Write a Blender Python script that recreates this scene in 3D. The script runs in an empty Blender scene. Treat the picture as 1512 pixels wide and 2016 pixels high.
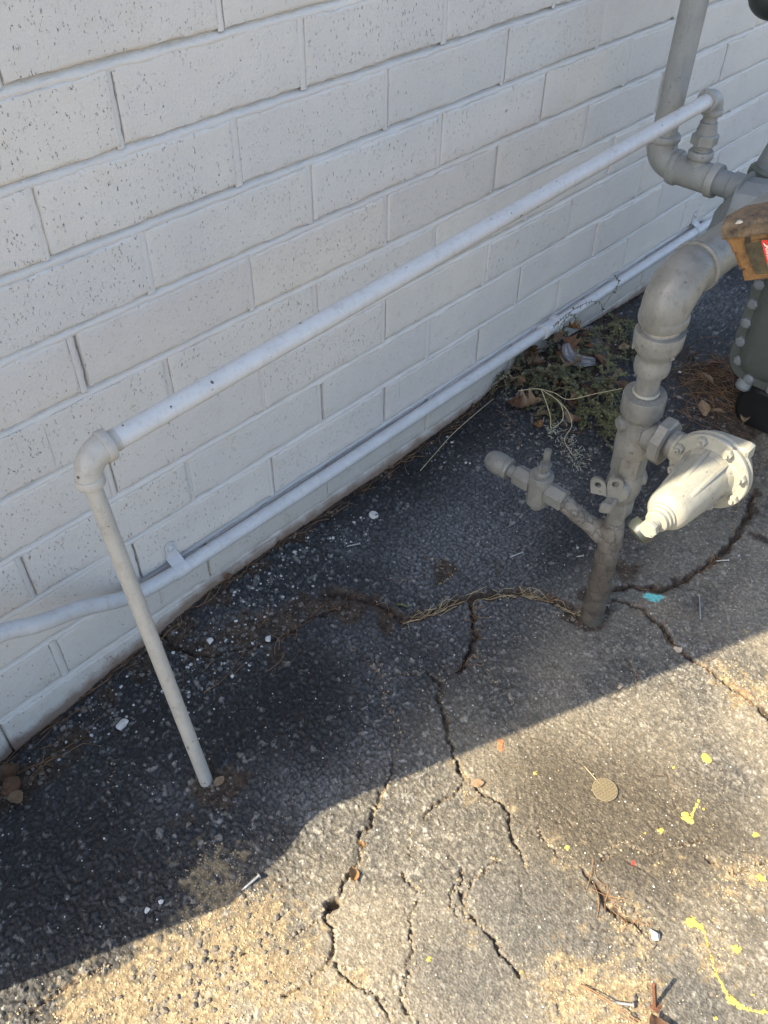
import bpy, bmesh, math, random
import numpy as np
from mathutils import Vector, Matrix
random.seed(7); rng = np.random.default_rng(11)
R_ = math.radians
scene = bpy.context.scene

# ------------------------------------------------------------------ camera
cam_d = bpy.data.cameras.new('camera'); cam = bpy.data.objects.new('camera', cam_d)
scene.collection.objects.link(cam); scene.camera = cam
cam_d.sensor_fit = 'HORIZONTAL'; cam_d.sensor_width = 36.0; cam_d.lens = 36.0 * 1693.42 / 1512.0
cam_d.clip_start = 0.02; cam_d.clip_end = 500
CR = [[0.6882475738, -0.7254153437, 0.0093731701],
      [-0.4992708996, -0.4829846965, -0.7193430001],
      [0.5263495473, 0.4904063235, -0.6945918168]]
cam.matrix_world = Matrix(((CR[0][0], -CR[1][0], -CR[2][0], -0.438337),
                           (CR[0][1], -CR[1][1], -CR[2][1], -0.975769),
                           (CR[0][2], -CR[1][2], -CR[2][2], 1.263701),
                           (0, 0, 0, 1)))

# ------------------------------------------------------------------ light
SUN_H = Vector((0.923, -0.385, 0)).normalized()      # horizontal travel of the sunlight
SUN_E = R_(43)
wd = bpy.data.worlds.new('World'); scene.world = wd; wd.use_nodes = True
nt = wd.node_tree; nt.nodes.clear()
sky = nt.nodes.new('ShaderNodeTexSky'); sky.sky_type = 'NISHITA'; sky.sun_disc = False
sky.sun_elevation = SUN_E; sky.sun_rotation = math.atan2(-SUN_H.x, -SUN_H.y)
sky.dust_density = 2.6; sky.air_density = 1.0; sky.ozone_density = 0.8
bg = nt.nodes.new('ShaderNodeBackground'); bg.inputs[1].default_value = 0.13
wo = nt.nodes.new('ShaderNodeOutputWorld')
nt.links.new(sky.outputs[0], bg.inputs[0]); nt.links.new(bg.outputs[0], wo.inputs[0])
sun_d = bpy.data.lights.new('sun', 'SUN'); sun_d.energy = 5.0; sun_d.angle = R_(0.4); sun_d.color = (1.0, 0.86, 0.635)
sun = bpy.data.objects.new('sun', sun_d); scene.collection.objects.link(sun)
ldir = Vector((SUN_H.x * math.cos(SUN_E), SUN_H.y * math.cos(SUN_E), -math.sin(SUN_E)))
sun.rotation_euler = ldir.to_track_quat('-Z', 'Y').to_euler(); sun.location = (-3, 2, 4)
vs = scene.view_settings; vs.view_transform = 'Standard'; vs.look = 'None'; vs.gamma = 1.0; vs.use_curve_mapping = False
vs.exposure = 1.58

# ------------------------------------------------------------------ data measured for the place (metres on the ground plane)
CRACKS=[(9, 12, 's', [(0.4539, -0.3717), (0.429, -0.3995), (0.3997, -0.4295), (0.3506, -0.4529), (0.3138, -0.4576)]), (11, 14, 'c', [(0.2781, -0.4205), (0.275, -0.453), (0.2498, -0.4677), (0.2351, -0.4965), (0.2015, -0.5297), (0.1803, -0.562), (0.1679, -0.5885), (0.1619, -0.5977)]), (6, 9, 'c', [(0.1619, -0.5977), (0.1471, -0.6027), (0.1214, -0.6033), (0.0892, -0.5943), (0.0693, -0.594)]), (7, 9, 'c', [(0.1636, -0.5995), (0.1648, -0.6299), (0.1687, -0.6675), (0.1663, -0.6893), (0.1404, -0.7073), (0.1301, -0.7219), (0.1231, -0.7462), (0.1137, -0.7607)]), (3, 4, 'c', [(0.2361, -0.3257), (0.2059, -0.3735), (0.1718, -0.4132), (0.1559, -0.4682), (0.1058, -0.4975)]), (8, 10, 'c', [(0.1058, -0.4975), (0.0739, -0.5161), (0.0377, -0.5283), (0.0135, -0.5418), (-0.0153, -0.547), (-0.0388, -0.5658), (-0.0678, -0.5797), (-0.0937, -0.5794), (-0.118, -0.5886), (-0.1359, -0.5925)]), (7, 9, 'c', [(-0.1359, -0.5925), (-0.1449, -0.6111), (-0.1509, -0.6265), (-0.1631, -0.6331), (-0.1859, -0.6377)]), (6, 8, 'c', [(-0.1859, -0.6377), (-0.226, -0.6343), (-0.2483, -0.6307)]), (5, 7, 'c', [(-0.1762, -0.6365), (-0.1758, -0.6806), (-0.1642, -0.7171), (-0.1691, -0.7541)]), (4, 6, 'c', [(0.0346, -0.5968), (0.01, -0.6213)]), (4, 6, 'c', [(-0.0202, -0.6284), (-0.0225, -0.6687), (-0.054, -0.6822), (-0.0784, -0.7014), (-0.0942, -0.7186), (-0.1251, -0.7328), (-0.1427, -0.7415), (-0.1478, -0.7626), (-0.1549, -0.7861)]), (6, 8, 'c', [(0.0478, -0.6885), (0.0323, -0.6995), (0.0037, -0.7014), (-0.0059, -0.7172), (-0.009, -0.7293)]), (7, 9, 'c', [(0.0218, -0.715), (0.0049, -0.7337), (0.0004, -0.7542), (0.0043, -0.7831), (-0.0043, -0.8032), (-0.0052, -0.826), (-0.0058, -0.8394)]), (4, 5, 'c', [(0.0218, -0.715), (0.0452, -0.713), (0.0699, -0.7171), (0.098, -0.7188)]), (4, 5, 'c', [(0.1761, -0.7317), (0.1683, -0.7469), (0.1666, -0.7623), (0.1599, -0.7847)]), (6, 6, 's', [(0.1713, -0.8232), (0.1611, -0.8608), (0.1534, -0.8787), (0.1558, -0.9068), (0.1592, -0.9255)]), (9, 9, 's', [(0.652, -0.568), (0.6713, -0.6189), (0.6589, -0.6591), (0.6384, -0.6976), (0.6301, -0.7386), (0.6303, -0.7789), (0.625, -0.8248), (0.622, -0.8551), (0.6063, -0.9091)]), (4, 5, 'c', [(0.5485, -0.6619), (0.5292, -0.6896), (0.5145, -0.7099)]), (20, 9, 's', [(0.2752, -0.1589), (0.3073, -0.1958), (0.3293, -0.2424), (0.336, -0.3151), (0.3846, -0.3357), (0.439, -0.3526), (0.4905, -0.3858), (0.5454, -0.4298), (0.5705, -0.4836), (0.5782, -0.5366)]), (15, 9, 's', [(0.6548, -0.5433), (0.7037, -0.5697), (0.7359, -0.6181), (0.794, -0.6405), (0.8686, -0.6553), (0.9572, -0.6594), (1.0384, -0.6468), (1.1434, -0.6181)]), (5, 5, 'c', [(0.2235, -0.2799), (0.209, -0.3643), (0.2448, -0.3984), (0.2781, -0.4205)]), (7, 7, 's', [(-0.0018, 0.0132), (0.0111, -0.0919), (0.059, -0.1335), (0.1146, -0.1667), (0.1589, -0.1793), (0.2232, -0.1858), (0.3001, -0.2031)]), (6, 8, 'c', [(0.472, -0.2185), (0.4828, -0.2497), (0.4896, -0.2706), (0.4764, -0.3017), (0.4441, -0.2967)]), (3, 4, 'c', [(0.4468, -0.2613), (0.4029, -0.254), (0.385, -0.2164)]), (4, 5, 'c', [(0.9098, -0.0974), (0.8965, -0.1375), (0.8753, -0.1681)]), (3, 4, 'c', [(1.0206, -0.2917), (0.9508, -0.297), (0.9202, -0.2904)]), (4, 5, 'c', [(0.3689, -0.4475), (0.3445, -0.5021), (0.3357, -0.5541), (0.3172, -0.5792)]), (3, 4, 'c', [(-0.2029, -0.149), (-0.2258, -0.1907), (-0.2532, -0.2247)]), (3, 4, 'c', [(0.202, -0.8287), (0.246, -0.8407), (0.2563, -0.8742), (0.3415, -0.9289)]), (3, 4, 'c', [(0.175, -0.9479), (0.1354, -0.9553), (0.0974, -0.9623)]), (6, 7, 'c', [(-0.2925, -0.5166), (-0.2777, -0.5368), (-0.2522, -0.5493)]), (5, 6, 'c', [(-0.4905, -0.3998), (-0.4497, -0.4071), (-0.3944, -0.4192)]), (3, 4, 'c', [(-0.2047, -0.5798), (-0.1715, -0.5853), (-0.1374, -0.5909)]), (4, 5, 'c', [(0.3128, -0.9445), (0.3179, -0.983), (0.3699, -1.0153)]), (3, 4, 'c', [(0.9739, -0.6451), (1.0159, -0.6235), (1.1553, -0.5822), (1.2585, -0.5888)])]
ZONES={'sand': [(-0.206, -0.436, 0.056, 0.9), (-0.221, -0.534, 0.057, 1), (-0.279, -0.549, 0.076, 1), (-0.341, -0.53, 0.074, 1), (-0.235, -0.614, 0.062, 0.6), (-0.406, -0.497, 0.08, 0.8), (-0.451, -0.446, 0.04, 0.6), (-0.503, -0.396, 0.033, 0.4), (-0.169, -0.683, 0.034, 0.35), (-0.223, -0.68, 0.04, 0.5), (0.158, -0.9, 0.036, 0.7), (0.149, -0.931, 0.029, 0.8), (0.034, -0.923, 0.055, 0.8), (0.077, -0.959, 0.041, 0.8), (0.027, -0.87, 0.035, 0.5), (0.339, -1.005, 0.045, 0.7), (0.28, -0.986, 0.03, 0.5), (0.207, -1.001, 0.036, 0.5), (0.252, -1.048, 0.043, 0.3), (0.626, -0.872, 0.053, 0.6), (0.645, -0.815, 0.054, 0.6), (0.182, -1.023, 0.028, 0.4), (0.15, -0.621, 0.024, 0.5), (0.165, -0.79, 0.03, 0.5), (0.261, -0.923, 0.026, 0.4), (0.172, -0.566, 0.017, 0.6), (0.164, -0.696, 0.024, 0.35), (0.245, -0.603, 0.021, 0.3), (-0.019, -0.774, 0.028, 0.4), (0.01, -0.915, 0.041, 0.9), (0.05, -0.984, 0.047, 0.9)], 'soil': [(-0.125, -0.328, 0.056, 1), (-0.173, -0.333, 0.047, 0.6), (-0.301, -0.073, 0.049, 0.9), (-0.348, -0.076, 0.048, 1), (-0.237, -0.059, 0.042, 0.8), (-0.151, -0.048, 0.039, 0.8), (-0.059, -0.036, 0.041, 0.9), (0.027, -0.025, 0.042, 1), (0.119, -0.015, 0.044, 0.9), (0.223, -0.01, 0.04, 0.8), (0.336, -0.006, 0.036, 0.8), (0.427, -0.015, 0.032, 0.8), (0.602, -0.011, 0.031, 0.8), (0.765, -0.002, 0.029, 0.8), (0.921, 0.004, 0.031, 0.8), (0.223, -0.159, 0.058, 0.7), (0.276, -0.214, 0.048, 0.8), (0.311, -0.286, 0.038, 0.7), (0.112, -0.197, 0.037, 0.5), (0.108, -0.118, 0.056, 0.9), (0.176, -0.154, 0.057, 0.8), (0.253, -0.182, 0.048, 0.8), (0.038, -0.087, 0.046, 0.8), (0.575, -0.551, 0.043, 1), (0.625, -0.54, 0.039, 1), (0.727, -0.532, 0.051, 0.6), (1.411, -0.351, 0.103, 1), (1.5, -0.214, 0.067, 0.6), (1.17, -0.041, 0.155, 0.9), (1.311, -0.054, 0.16, 0.9), (1.463, -0.034, 0.125, 0.8), (1.322, -0.466, 0.073, 0.9), (0.471, -0.287, 0.04, 0.7), (0.572, -0.372, 0.05, 0.5), (1.06, -0.647, 0.033, 0.8), (0.997, -0.69, 0.042, 0.6), (1.052, -0.617, 0.044, 0.5), (-0.176, -0.434, 0.038, 0.5)], 'pale': [(0.59, -0.226, 0.116, 0.8), (0.602, -0.323, 0.093, 0.7), (0.436, -0.25, 0.06, 0.6), (0.676, -0.358, 0.063, 0.6), (0.598, -0.512, 0.068, 0.5), (0.758, -0.173, 0.09, 0.45), (0.833, -0.297, 0.1, 0.5), (0.506, -0.243, 0.082, 0.6), (1.779, -0.168, 0.131, 0.7), (0.204, -0.387, 0.053, 0.4), (0.088, -0.452, 0.058, 0.5), (-0.035, -0.39, 0.049, 0.35), (-0.008, -0.456, 0.04, 0.6), (-0.053, -0.457, 0.047, 0.5), (0.402, -0.116, 0.051, 0.4), (0.905, -0.009, 0.037, 0.4), (0.113, -0.097, 0.057, 0.4), (-0.297, -0.142, 0.08, 0.2), (0.385, -0.398, 0.085, 0.4), (0.49, -0.436, 0.116, 0.4), (0.238, -0.278, 0.074, 0.4), (-0.19, -0.29, 0.04, 0.3)], 'tar': [(0.532, 0.014, 0.077, 0.9), (0.646, -0.032, 0.102, 0.9), (0.42, -0.007, 0.043, 0.8), (0.812, -0.024, 0.083, 1), (0.907, -0.039, 0.061, 0.8), (0.688, -0.412, 0.083, 0.6), (0.811, -0.539, 0.114, 0.7), (0.106, -0.285, 0.089, 0.7), (0.01, -0.288, 0.094, 0.6), (0.056, -0.364, 0.076, 0.6), (0.369, -0.528, 0.099, 0.5), (0.456, -0.587, 0.1, 0.6), (-0.091, -0.155, 0.069, 0.5), (-0.079, -0.264, 0.05, 0.4), (-0.387, -0.278, 0.11, 0.5), (-0.324, -0.376, 0.109, 0.5), (-0.097, -0.459, 0.031, 0.8), (-0.291, -0.233, 0.093, 0.5), (0.707, -0.731, 0.076, 0.5), (-0.222, -0.396, 0.045, 0.4)], 'brown': [(0.233, -0.781, 0.134, 0.6), (0.286, -0.883, 0.108, 0.7), (0.365, -0.942, 0.07, 0.5), (0.248, -0.723, 0.097, 0.5), (0.337, -0.816, 0.097, 0.4), (0.263, -0.662, 0.083, 0.3)], 'slick': [(0.043, -0.779, 0.08, 0.8), (0.095, -0.813, 0.088, 0.8), (0.076, -0.912, 0.077, 0.7), (0.209, -0.911, 0.067, 0.5), (-0.074, -0.755, 0.056, 0.6), (-0.06, -0.816, 0.062, 0.7), (0.114, -1.007, 0.061, 0.7), (0.13, -1.051, 0.061, 0.6), (0.084, -0.873, 0.057, 0.7)]}
PAINT={'yellow': [[(0.4624, -0.8627, 0.0091)], [(0.4124, -0.8317, 0.0033)], [(0.2486, -0.6766, 0.0041)], [(0.3489, -0.892, 0.0102), (0.3472, -0.8974, 0.0063), (0.3687, -0.8933, 0.0024), (0.377, -0.8923, 0.0024), (0.3863, -0.8898, 0.0032)], [(0.3804, -0.9044, 0.004)], [(0.3024, -0.873, 0.0054)], [(0.2825, -0.8557, 0.0031)], [(0.3665, -0.9258, 0.0023)], [(0.3976, -0.9806, 0.0054)], [(0.1812, -0.7855, 0.0046)], [(0.2148, -0.9776, 0.0101), (0.2172, -0.9882, 0.0043), (0.2094, -0.9988, 0.0021), (0.2, -1.0085, 0.0021), (0.1908, -1.0181, 0.0028), (0.1813, -1.027, 0.0021), (0.1714, -1.0398, 0.0028), (0.1646, -1.0509, 0.0041), (0.1595, -1.0609, 0.0061), (0.1592, -1.0721, 0.0047), (0.164, -1.0842, 0.0034), (0.171, -1.0951, 0.0027), (0.1804, -1.1084, 0.0034)], [(0.2244, -1.0388, 0.0071)], [(-0.0812, -0.7379, 0.0042)], [(-0.116, -0.7613, 0.002)], [(-0.0033, -0.8392, 0.0035)], [(0.1859, -1.0805, 0.0027)], [(0.3401, -1.017, 0.0067)], [(0.1253, -1.0576, 0.004)], [(0.7541, -0.789, 0.0047)]], 'turquoise': [[(0.704, -0.6091, 0.0098), (0.7083, -0.621, 0.0117), (0.7199, -0.6275, 0.0078)]], 'orange': [[(0.255, -0.5992, 0.0059), (0.2449, -0.6092, 0.005)]], 'red': [[(0.2305, -0.8707, 0.0038)]]}
SPOT={'whitestone': [(0.0505, -0.0901), (0.1258, -0.1651), (-0.1557, -0.1155), (-0.2886, -0.4101), (-0.309, -0.4042), (0.6303, -0.7158), (0.16, -0.9471), (0.4867, -0.684), (0.4881, -0.0822), (0.202, -0.8287)], 'nail': [(-0.199, -0.482), (-0.1692, -0.4844), (0.7706, -0.682), (0.7187, -0.7125), (0.8927, -0.7196), (0.8715, -0.7398), (0.5986, -0.3557), (0.6242, -0.3681), (0.7189, -0.4335), (0.7108, -0.4415), (0.6929, -0.4513), (0.7021, -0.4609), (0.6225, -0.5448), (0.6287, -0.5693), (0.9252, -0.6635), (0.9159, -0.6883), (0.0454, -0.9475), (0.0618, -0.9709), (0.8781, -0.6592), (0.8913, -0.6788), (0.386, -0.1052), (0.4096, -0.1195)], 'rust': [(0.1044, -0.977), (0.0811, -0.9947)], 'screen': [(0.3003, -0.7738)], 'hole': [(-0.12, -0.5886)], 'leaf': [(-0.0715, -0.5812), (-0.1164, -0.3175), (0.3537, -0.2858), (0.3268, -0.2846), (0.0663, -0.9966), (0.1688, -0.6214), (-0.0299, -0.5581), (-0.3433, -0.0682), (-0.3483, -0.1008), (-0.3324, -0.0405), (1.4981, -0.2631), (1.3966, -0.3518), (1.4704, -0.3332), (1.2887, -0.4037), (1.3052, -0.4349), (1.3393, -0.4897), (1.0689, -0.0608), (0.981, -0.073), (1.044, -0.0944), (1.1344, -0.0361), (1.064, -0.0255), (1.2721, -0.0648), (1.2616, -0.103), (1.2649, -0.1542), (1.3975, -0.004), (1.3439, 0.033), (1.1693, -0.2233), (1.3387, -0.083), (0.6284, -0.0018), (0.4678, -0.0348)], 'needles': [(0.036, -0.9053), (0.0467, -0.9856), (0.1918, -0.1356), (0.4604, -0.0271)], 'weed': [(1.0634, 0.0057), (1.0326, -0.1403), (1.0521, -0.271), (1.2591, -0.1952), (1.4408, -0.0484), (1.3038, 0.0213), (1.2084, 0.0506)]}

# ------------------------------------------------------------------ helpers
def link(o): scene.collection.objects.link(o); return o
def tag(o, label=None, cat=None, group=None, kind=None):
    if label: o['label'] = label
    if cat: o['category'] = cat
    if group: o['group'] = group
    if kind: o['kind'] = kind
    return o
def thing(name, loc, label, cat, group=None):
    o = bpy.data.objects.new(name, None); o.location = loc; o.empty_display_size = 0.05
    link(o); return tag(o, label, cat, group)
def root_loc(p):
    while p.parent: p = p.parent
    return p.location

class MB:
    def __init__(s): s.v = []; s.f = []
    def add(s, verts, faces):
        b = len(s.v); s.v += [tuple(q) for q in verts]; s.f += [tuple(b + i for i in q) for q in faces]; return s
    def rings(s, rings, closed=True, caps=True):
        n = len(rings[0]); b = len(s.v)
        for r in rings: s.v += [tuple(q) for q in r]
        for k in range(len(rings) - 1):
            for i in range(n if closed else n - 1):
                j = (i + 1) % n
                s.f.append((b + k*n + i, b + k*n + j, b + (k+1)*n + j, b + (k+1)*n + i))
        if caps:
            s.f.append(tuple(b + i for i in reversed(range(n)))); s.f.append(tuple(b + (len(rings)-1)*n + i for i in range(n)))
        return s
    def lathe(s, prof, p, d, seg=28, caps=True, wob=0.0, seed=0):
        """prof: list of (radius, distance along d)"""
        p = Vector(p); d = Vector(d).normalized(); a = d.orthogonal().normalized(); b = d.cross(a)
        rs = []
        for r, t in prof:
            rs.append([p + d*t + (a*math.cos(2*math.pi*i/seg) + b*math.sin(2*math.pi*i/seg)) * (r*(1 + wob*math.sin(3*i*2*math.pi/seg + t*90 + seed) + wob*.7*math.sin(2*i*2*math.pi/seg - t*210 + seed))) for i in range(seg)])
        return s.rings(rs, True, caps)
    def hexa(s, r, t0, t1, p, d, ch=0.12, n=6, rot=0.0, ref=None):
        p = Vector(p); d = Vector(d).normalized()
        a = d.orthogonal().normalized() if ref is None else (Vector(ref) - d*Vector(ref).dot(d)).normalized()
        b = d.cross(a); h = (t1 - t0) * ch
        rs = []
        for rr, t in ((r*.90, t0), (r, t0 + h), (r, t1 - h), (r*.90, t1)):
            rs.append([p + d*t + (a*math.cos(rot + 2*math.pi*i/n) + b*math.sin(rot + 2*math.pi*i/n))*rr for i in range(n)])
        return s.rings(rs)
    def sweep(s, pts, radii, seg=20, caps=True):
        pts = [Vector(q) for q in pts]
        if not hasattr(radii, '__len__'): radii = [radii]*len(pts)
        t0 = (pts[1] - pts[0]).normalized(); a = t0.orthogonal().normalized(); rs = []
        for k, q in enumerate(pts):
            t = (pts[min(k+1, len(pts)-1)] - pts[max(k-1, 0)]).normalized()
            a = (a - t*a.dot(t)).normalized(); b = t.cross(a)
            rs.append([q + (a*math.cos(2*math.pi*i/seg) + b*math.sin(2*math.pi*i/seg))*radii[k] for i in range(seg)])
        return s.rings(rs, True, caps)
    def box(s, c, size, ax=None, bev=0.1):
        """box with chamfered edges; ax = three axis vectors"""
        c = Vector(c); ax = [Vector(q).normalized() for q in (ax or ((1,0,0),(0,1,0),(0,0,1)))]
        h = [q/2 for q in size]; e = bev*min(h)
        rs = []
        for z, ins in ((-h[2], e), (-h[2]+e, 0), (h[2]-e, 0), (h[2], e)):
            x, y = h[0]-ins, h[1]-ins; q = e
            ring = [(x-q,-y),(x,-y+q),(x,y-q),(x-q,y),(-x+q,y),(-x,y-q),(-x,-y+q),(-x+q,-y)]
            rs.append([c + ax[0]*u + ax[1]*v + ax[2]*z for u, v in ring])
        return s.rings(rs)
    def sphere(s, c, r, d=(0,0,1), seg=20, n=10, t0=-1.0, t1=1.0, sq=1.0):
        pr = []
        for k in range(n+1):
            a = math.asin(max(-1, min(1, t0)))*(1-k/n) + math.asin(max(-1, min(1, t1)))*k/n
            pr.append((max(r*math.cos(a), r*.02), r*sq*math.sin(a)))
        return s.lathe(pr, c, d, seg)
    def build(s, name, m, parent=None, smooth=True, angle=34):
        me = bpy.data.meshes.new(name)
        off = root_loc(parent) if parent else Vector((0,0,0))
        v = np.array(s.v, dtype=np.float64) - np.array(off)
        me.from_pydata(v.tolist(), [], s.f); me.update()
        if smooth:
            me.polygons.foreach_set('use_smooth', [True]*len(me.polygons)); me.set_sharp_from_angle(angle=R_(angle))
        bm = bmesh.new(); bm.from_mesh(me); bmesh.ops.recalc_face_normals(bm, faces=bm.faces); bm.to_mesh(me); bm.free()
        if m: me.materials.append(m)
        o = bpy.data.objects.new(name, me); link(o)
        if parent: o.parent = parent
        return o

def arc(c, a, b, r, ang0, ang1, n=10):
    c, a, b = Vector(c), Vector(a).normalized(), Vector(b).normalized()
    return [c + (a*math.cos(ang0 + (ang1-ang0)*k/n) + b*math.sin(ang0 + (ang1-ang0)*k/n))*r for k in range(n+1)]
def spline(pts, n=8):
    P = [Vector(q) for q in pts]; P = [P[0]*2 - P[1]] + P + [P[-1]*2 - P[-2]]; out = []
    for k in range(1, len(P)-2):
        for i in range(n):
            t = i/n; a, b, c, d = P[k-1], P[k], P[k+1], P[k+2]
            out.append(.5*((2*b) + (c-a)*t + (2*a-5*b+4*c-d)*t*t + (3*b-a-3*c+d)*t*t*t))
    out.append(P[-2]); return out

# ------------------------------------------------------------------ noise in numpy
def hash2(ix, iy, s):
    n = (ix.astype(np.int64)*374761393 + iy.astype(np.int64)*668265263 + s*1442695041) & 0x7fffffff
    n = ((n ^ (n >> 13)) * 1274126177) & 0x7fffffff
    n = ((n ^ (n >> 16)) * 668265263) & 0x7fffffff
    return ((n ^ (n >> 15)) & 0xffffff) / float(0xffffff)
def vnoise(x, y, s):
    ix, iy = np.floor(x), np.floor(y); fx, fy = x-ix, y-iy
    fx = fx*fx*(3-2*fx); fy = fy*fy*(3-2*fy)
    a, b = hash2(ix, iy, s), hash2(ix+1, iy, s); c, d = hash2(ix, iy+1, s), hash2(ix+1, iy+1, s)
    return (a*(1-fx)+b*fx)*(1-fy) + (c*(1-fx)+d*fx)*fy
def fbm(x, y, f, s, o=4):
    r = 0; amp = .5; tot = 0
    for k in range(o):
        r = r + amp*vnoise(x*f + 17.3*k, y*f - 9.1*k, s+k); tot += amp; amp *= .5; f *= 2.03
    return r/tot
def worley(x, y, cell, s):
    gx, gy = x/cell, y/cell; ix, iy = np.floor(gx), np.floor(gy)
    f1 = np.full(x.shape, 9.); f2 = np.full(x.shape, 9.); idr = np.zeros(x.shape)
    for dx in (-1, 0, 1):
        for dy in (-1, 0, 1):
            cx, cy = ix+dx, iy+dy
            px = cx + .1 + .8*hash2(cx, cy, s); py = cy + .1 + .8*hash2(cx, cy, s+5)
            d = np.hypot(gx-px, gy-py); r = hash2(cx, cy, s+9)
            m = d < f1
            f2 = np.where(m, f1, np.minimum(f2, d)); idr = np.where(m, r, idr); f1 = np.where(m, d, f1)
    return f1, f2, idr
sstep = lambda a, b, x: (lambda t: t*t*(3-2*t))(np.clip((x-a)/(b-a), 0, 1))

# ------------------------------------------------------------------ the ground's shape
WALLZ = ((-3, -.07), (-.33, -.05), (-.2, -.034), (-.13, -.018), (-.02, -.013), (.12, .012), (.58, .010), (.87, .016), (1.05, .035), (1.35, .03), (1.7, .012), (6, .01))
def zone(name, x, y):
    r = np.zeros(x.shape)
    for cx, cy, rad, a in ZONES[name]:
        d2 = ((x-cx)**2 + (y-cy)**2) / (rad*1.0)**2
        r = np.maximum(r, a*np.exp(-d2*.9)) if name in ('soil',) else 1-(1-r)*(1-a*np.exp(-d2*1.1))
    return r
def seg_dist(x, y, pts):
    best = np.full(x.shape, 1e3)
    for (ax, ay), (bx, by) in zip(pts[:-1], pts[1:]):
        dx, dy = bx-ax, by-ay; L = dx*dx+dy*dy
        t = np.clip(((x-ax)*dx + (y-ay)*dy)/L, 0, 1)
        best = np.minimum(best, np.hypot(x-ax-t*dx, y-ay-t*dy))
    return best
HOLE = SPOT['hole'][0]
def ground(x, y):
    """height, masks at points (numpy arrays)"""
    wz = np.interp(x, [q[0] for q in WALLZ], [q[1] for q in WALLZ])
    base = wz * np.exp(-(np.minimum(y, 0)/.16)**2)
    near = ((x > -1.2) & (x < 2.9) & (y > -1.7)).astype(float)
    base = base + (fbm(x, y, 4.5, 3, 3)-.5)*.012*near
    mound = .035*np.exp(-((x-1.15)/.22)**2 - ((y+.12)/.13)**2) + .02*np.exp(-((x-1.45)/.15)**2 - ((y+.36)/.08)**2)
    base = base + mound
    wx = x + (fbm(x, y, 60, 21, 3)-.5)*.014 + (fbm(x, y, 260, 25, 2)-.5)*.006
    wy = y + (fbm(x, y, 60, 31, 3)-.5)*.014 + (fbm(x, y, 260, 35, 2)-.5)*.006
    sand = zone('sand', wx, wy); soil = zone('soil', wx, wy); pale = zone('pale', x, y); tar = zone('tar', x, y)
    brown = zone('brown', x, y); slick = zone('slick', wx, wy)
    edge = np.clip(1 - np.abs(y - 0.0)/.03, 0, 1) * (y > -.03)
    soil = np.maximum(soil, edge*.9)
    n1 = fbm(x, y, 38, 41, 4)
    sandm = sstep(.30, .85, sand + (n1-.5)*1.3 + (fbm(x, y, 150, 43, 2)-.5)*.9)*(sand > .05)
    soilm = sstep(.40, .70, soil + (n1-.5)*.9)*(soil > .05)
    crack = np.zeros(x.shape); cs = np.zeros(x.shape); dep = np.zeros(x.shape)
    for w, d, k, pts in CRACKS:
        w *= (.00078 if k == 'c' else .00062); d *= .001
        xs = [p[0] for p in pts]; ys = [p[1] for p in pts]
        m = (x > min(xs)-.05) & (x < max(xs)+.05) & (y > min(ys)-.05) & (y < max(ys)+.05)
        if not m.any(): continue
        dist = seg_dist(wx[m], wy[m], pts)
        wv = w*(.35 + 1.0*vnoise(x[m]*55, y[m]*55, 77))
        c = 1 - sstep(wv*.35, wv*.62, dist)
        dep[m] = np.maximum(dep[m], c*d)
        if k == 's': cs[m] = np.maximum(cs[m], 1 - sstep(wv*.6, wv*1.6, dist))
        else: crack[m] = np.maximum(crack[m], c)
    e1, e2, _ = worley(wx, wy, .030, 131); net = (1 - sstep(.02, .07, e2-e1))*sstep(.45, .62, fbm(x, y, 14, 133, 3))*(y < -.02)
    k1, k2, _ = worley(wx, wy, .075, 141); net = np.maximum(net*.6, (1 - sstep(.012, .035, k2-k1))*sstep(.47, .55, fbm(x, y, 7, 143, 3))*.8)*((x > -1) & (x < 2) & (y > -1.4))
    net = net*(1-sandm); dep = np.maximum(dep, net*.0025); crack = np.maximum(crack, net*.5)
    hd = np.hypot((wx-HOLE[0])*1.0, wy-HOLE[1]); hm = 1 - sstep(.008, .013, hd)
    dep = np.maximum(dep, hm*.03); crack = np.maximum(crack, hm)
    f1, f2, ida = worley(wx, wy, .0105, 51)
    g1, g2, idb = worley(wx, wy, .0058, 61)
    domea = sstep(.04, .38, f2-f1); domeb = sstep(.04, .4, g2-g1)
    rough = near*(1-.75*slick)*(1-.8*sandm)*(1-.5*soilm)
    shade_side = sstep(-.62, -.40, y)                       # coarser ravelled asphalt near the wall; also the mask for painted-in shade
    ampA = (.0008 + .0021*shade_side)*rough
    ampB = (.0009)*rough
    h = base + ampA*domea*(ida*.9+.1)*1.4 + ampB*domeb*(idb*.8+.2)
    h = h + (fbm(x, y, 330, 71, 2)-.5)*.0014*near
    fillm = sstep(.52, .66, fbm(x, y, 30, 151, 3))*(1-shade_side); dep = dep*(1 - .75*fillm*(hm < .1))
    h = h - dep - cs*.003 - soilm*.002
    h = h + soilm*(fbm(x, y, 140, 81, 3)-.4)*.006*near + sandm*(fbm(x, y, 300, 85, 2)-.3)*.0015
    return h, dict(sand=sandm, soil=np.maximum(soilm, np.maximum(cs, 0)), pale=pale, tar=tar, brown=brown, slick=slick, crack=crack, fill=fillm, ida=ida, idb=idb, domea=domea, domeb=domeb, n1=n1, near=near, shade=shade_side)
def gz(x, y):
    h, _ = ground(np.array([float(x)]), np.array([float(y)])); return float(h[0])

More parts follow.
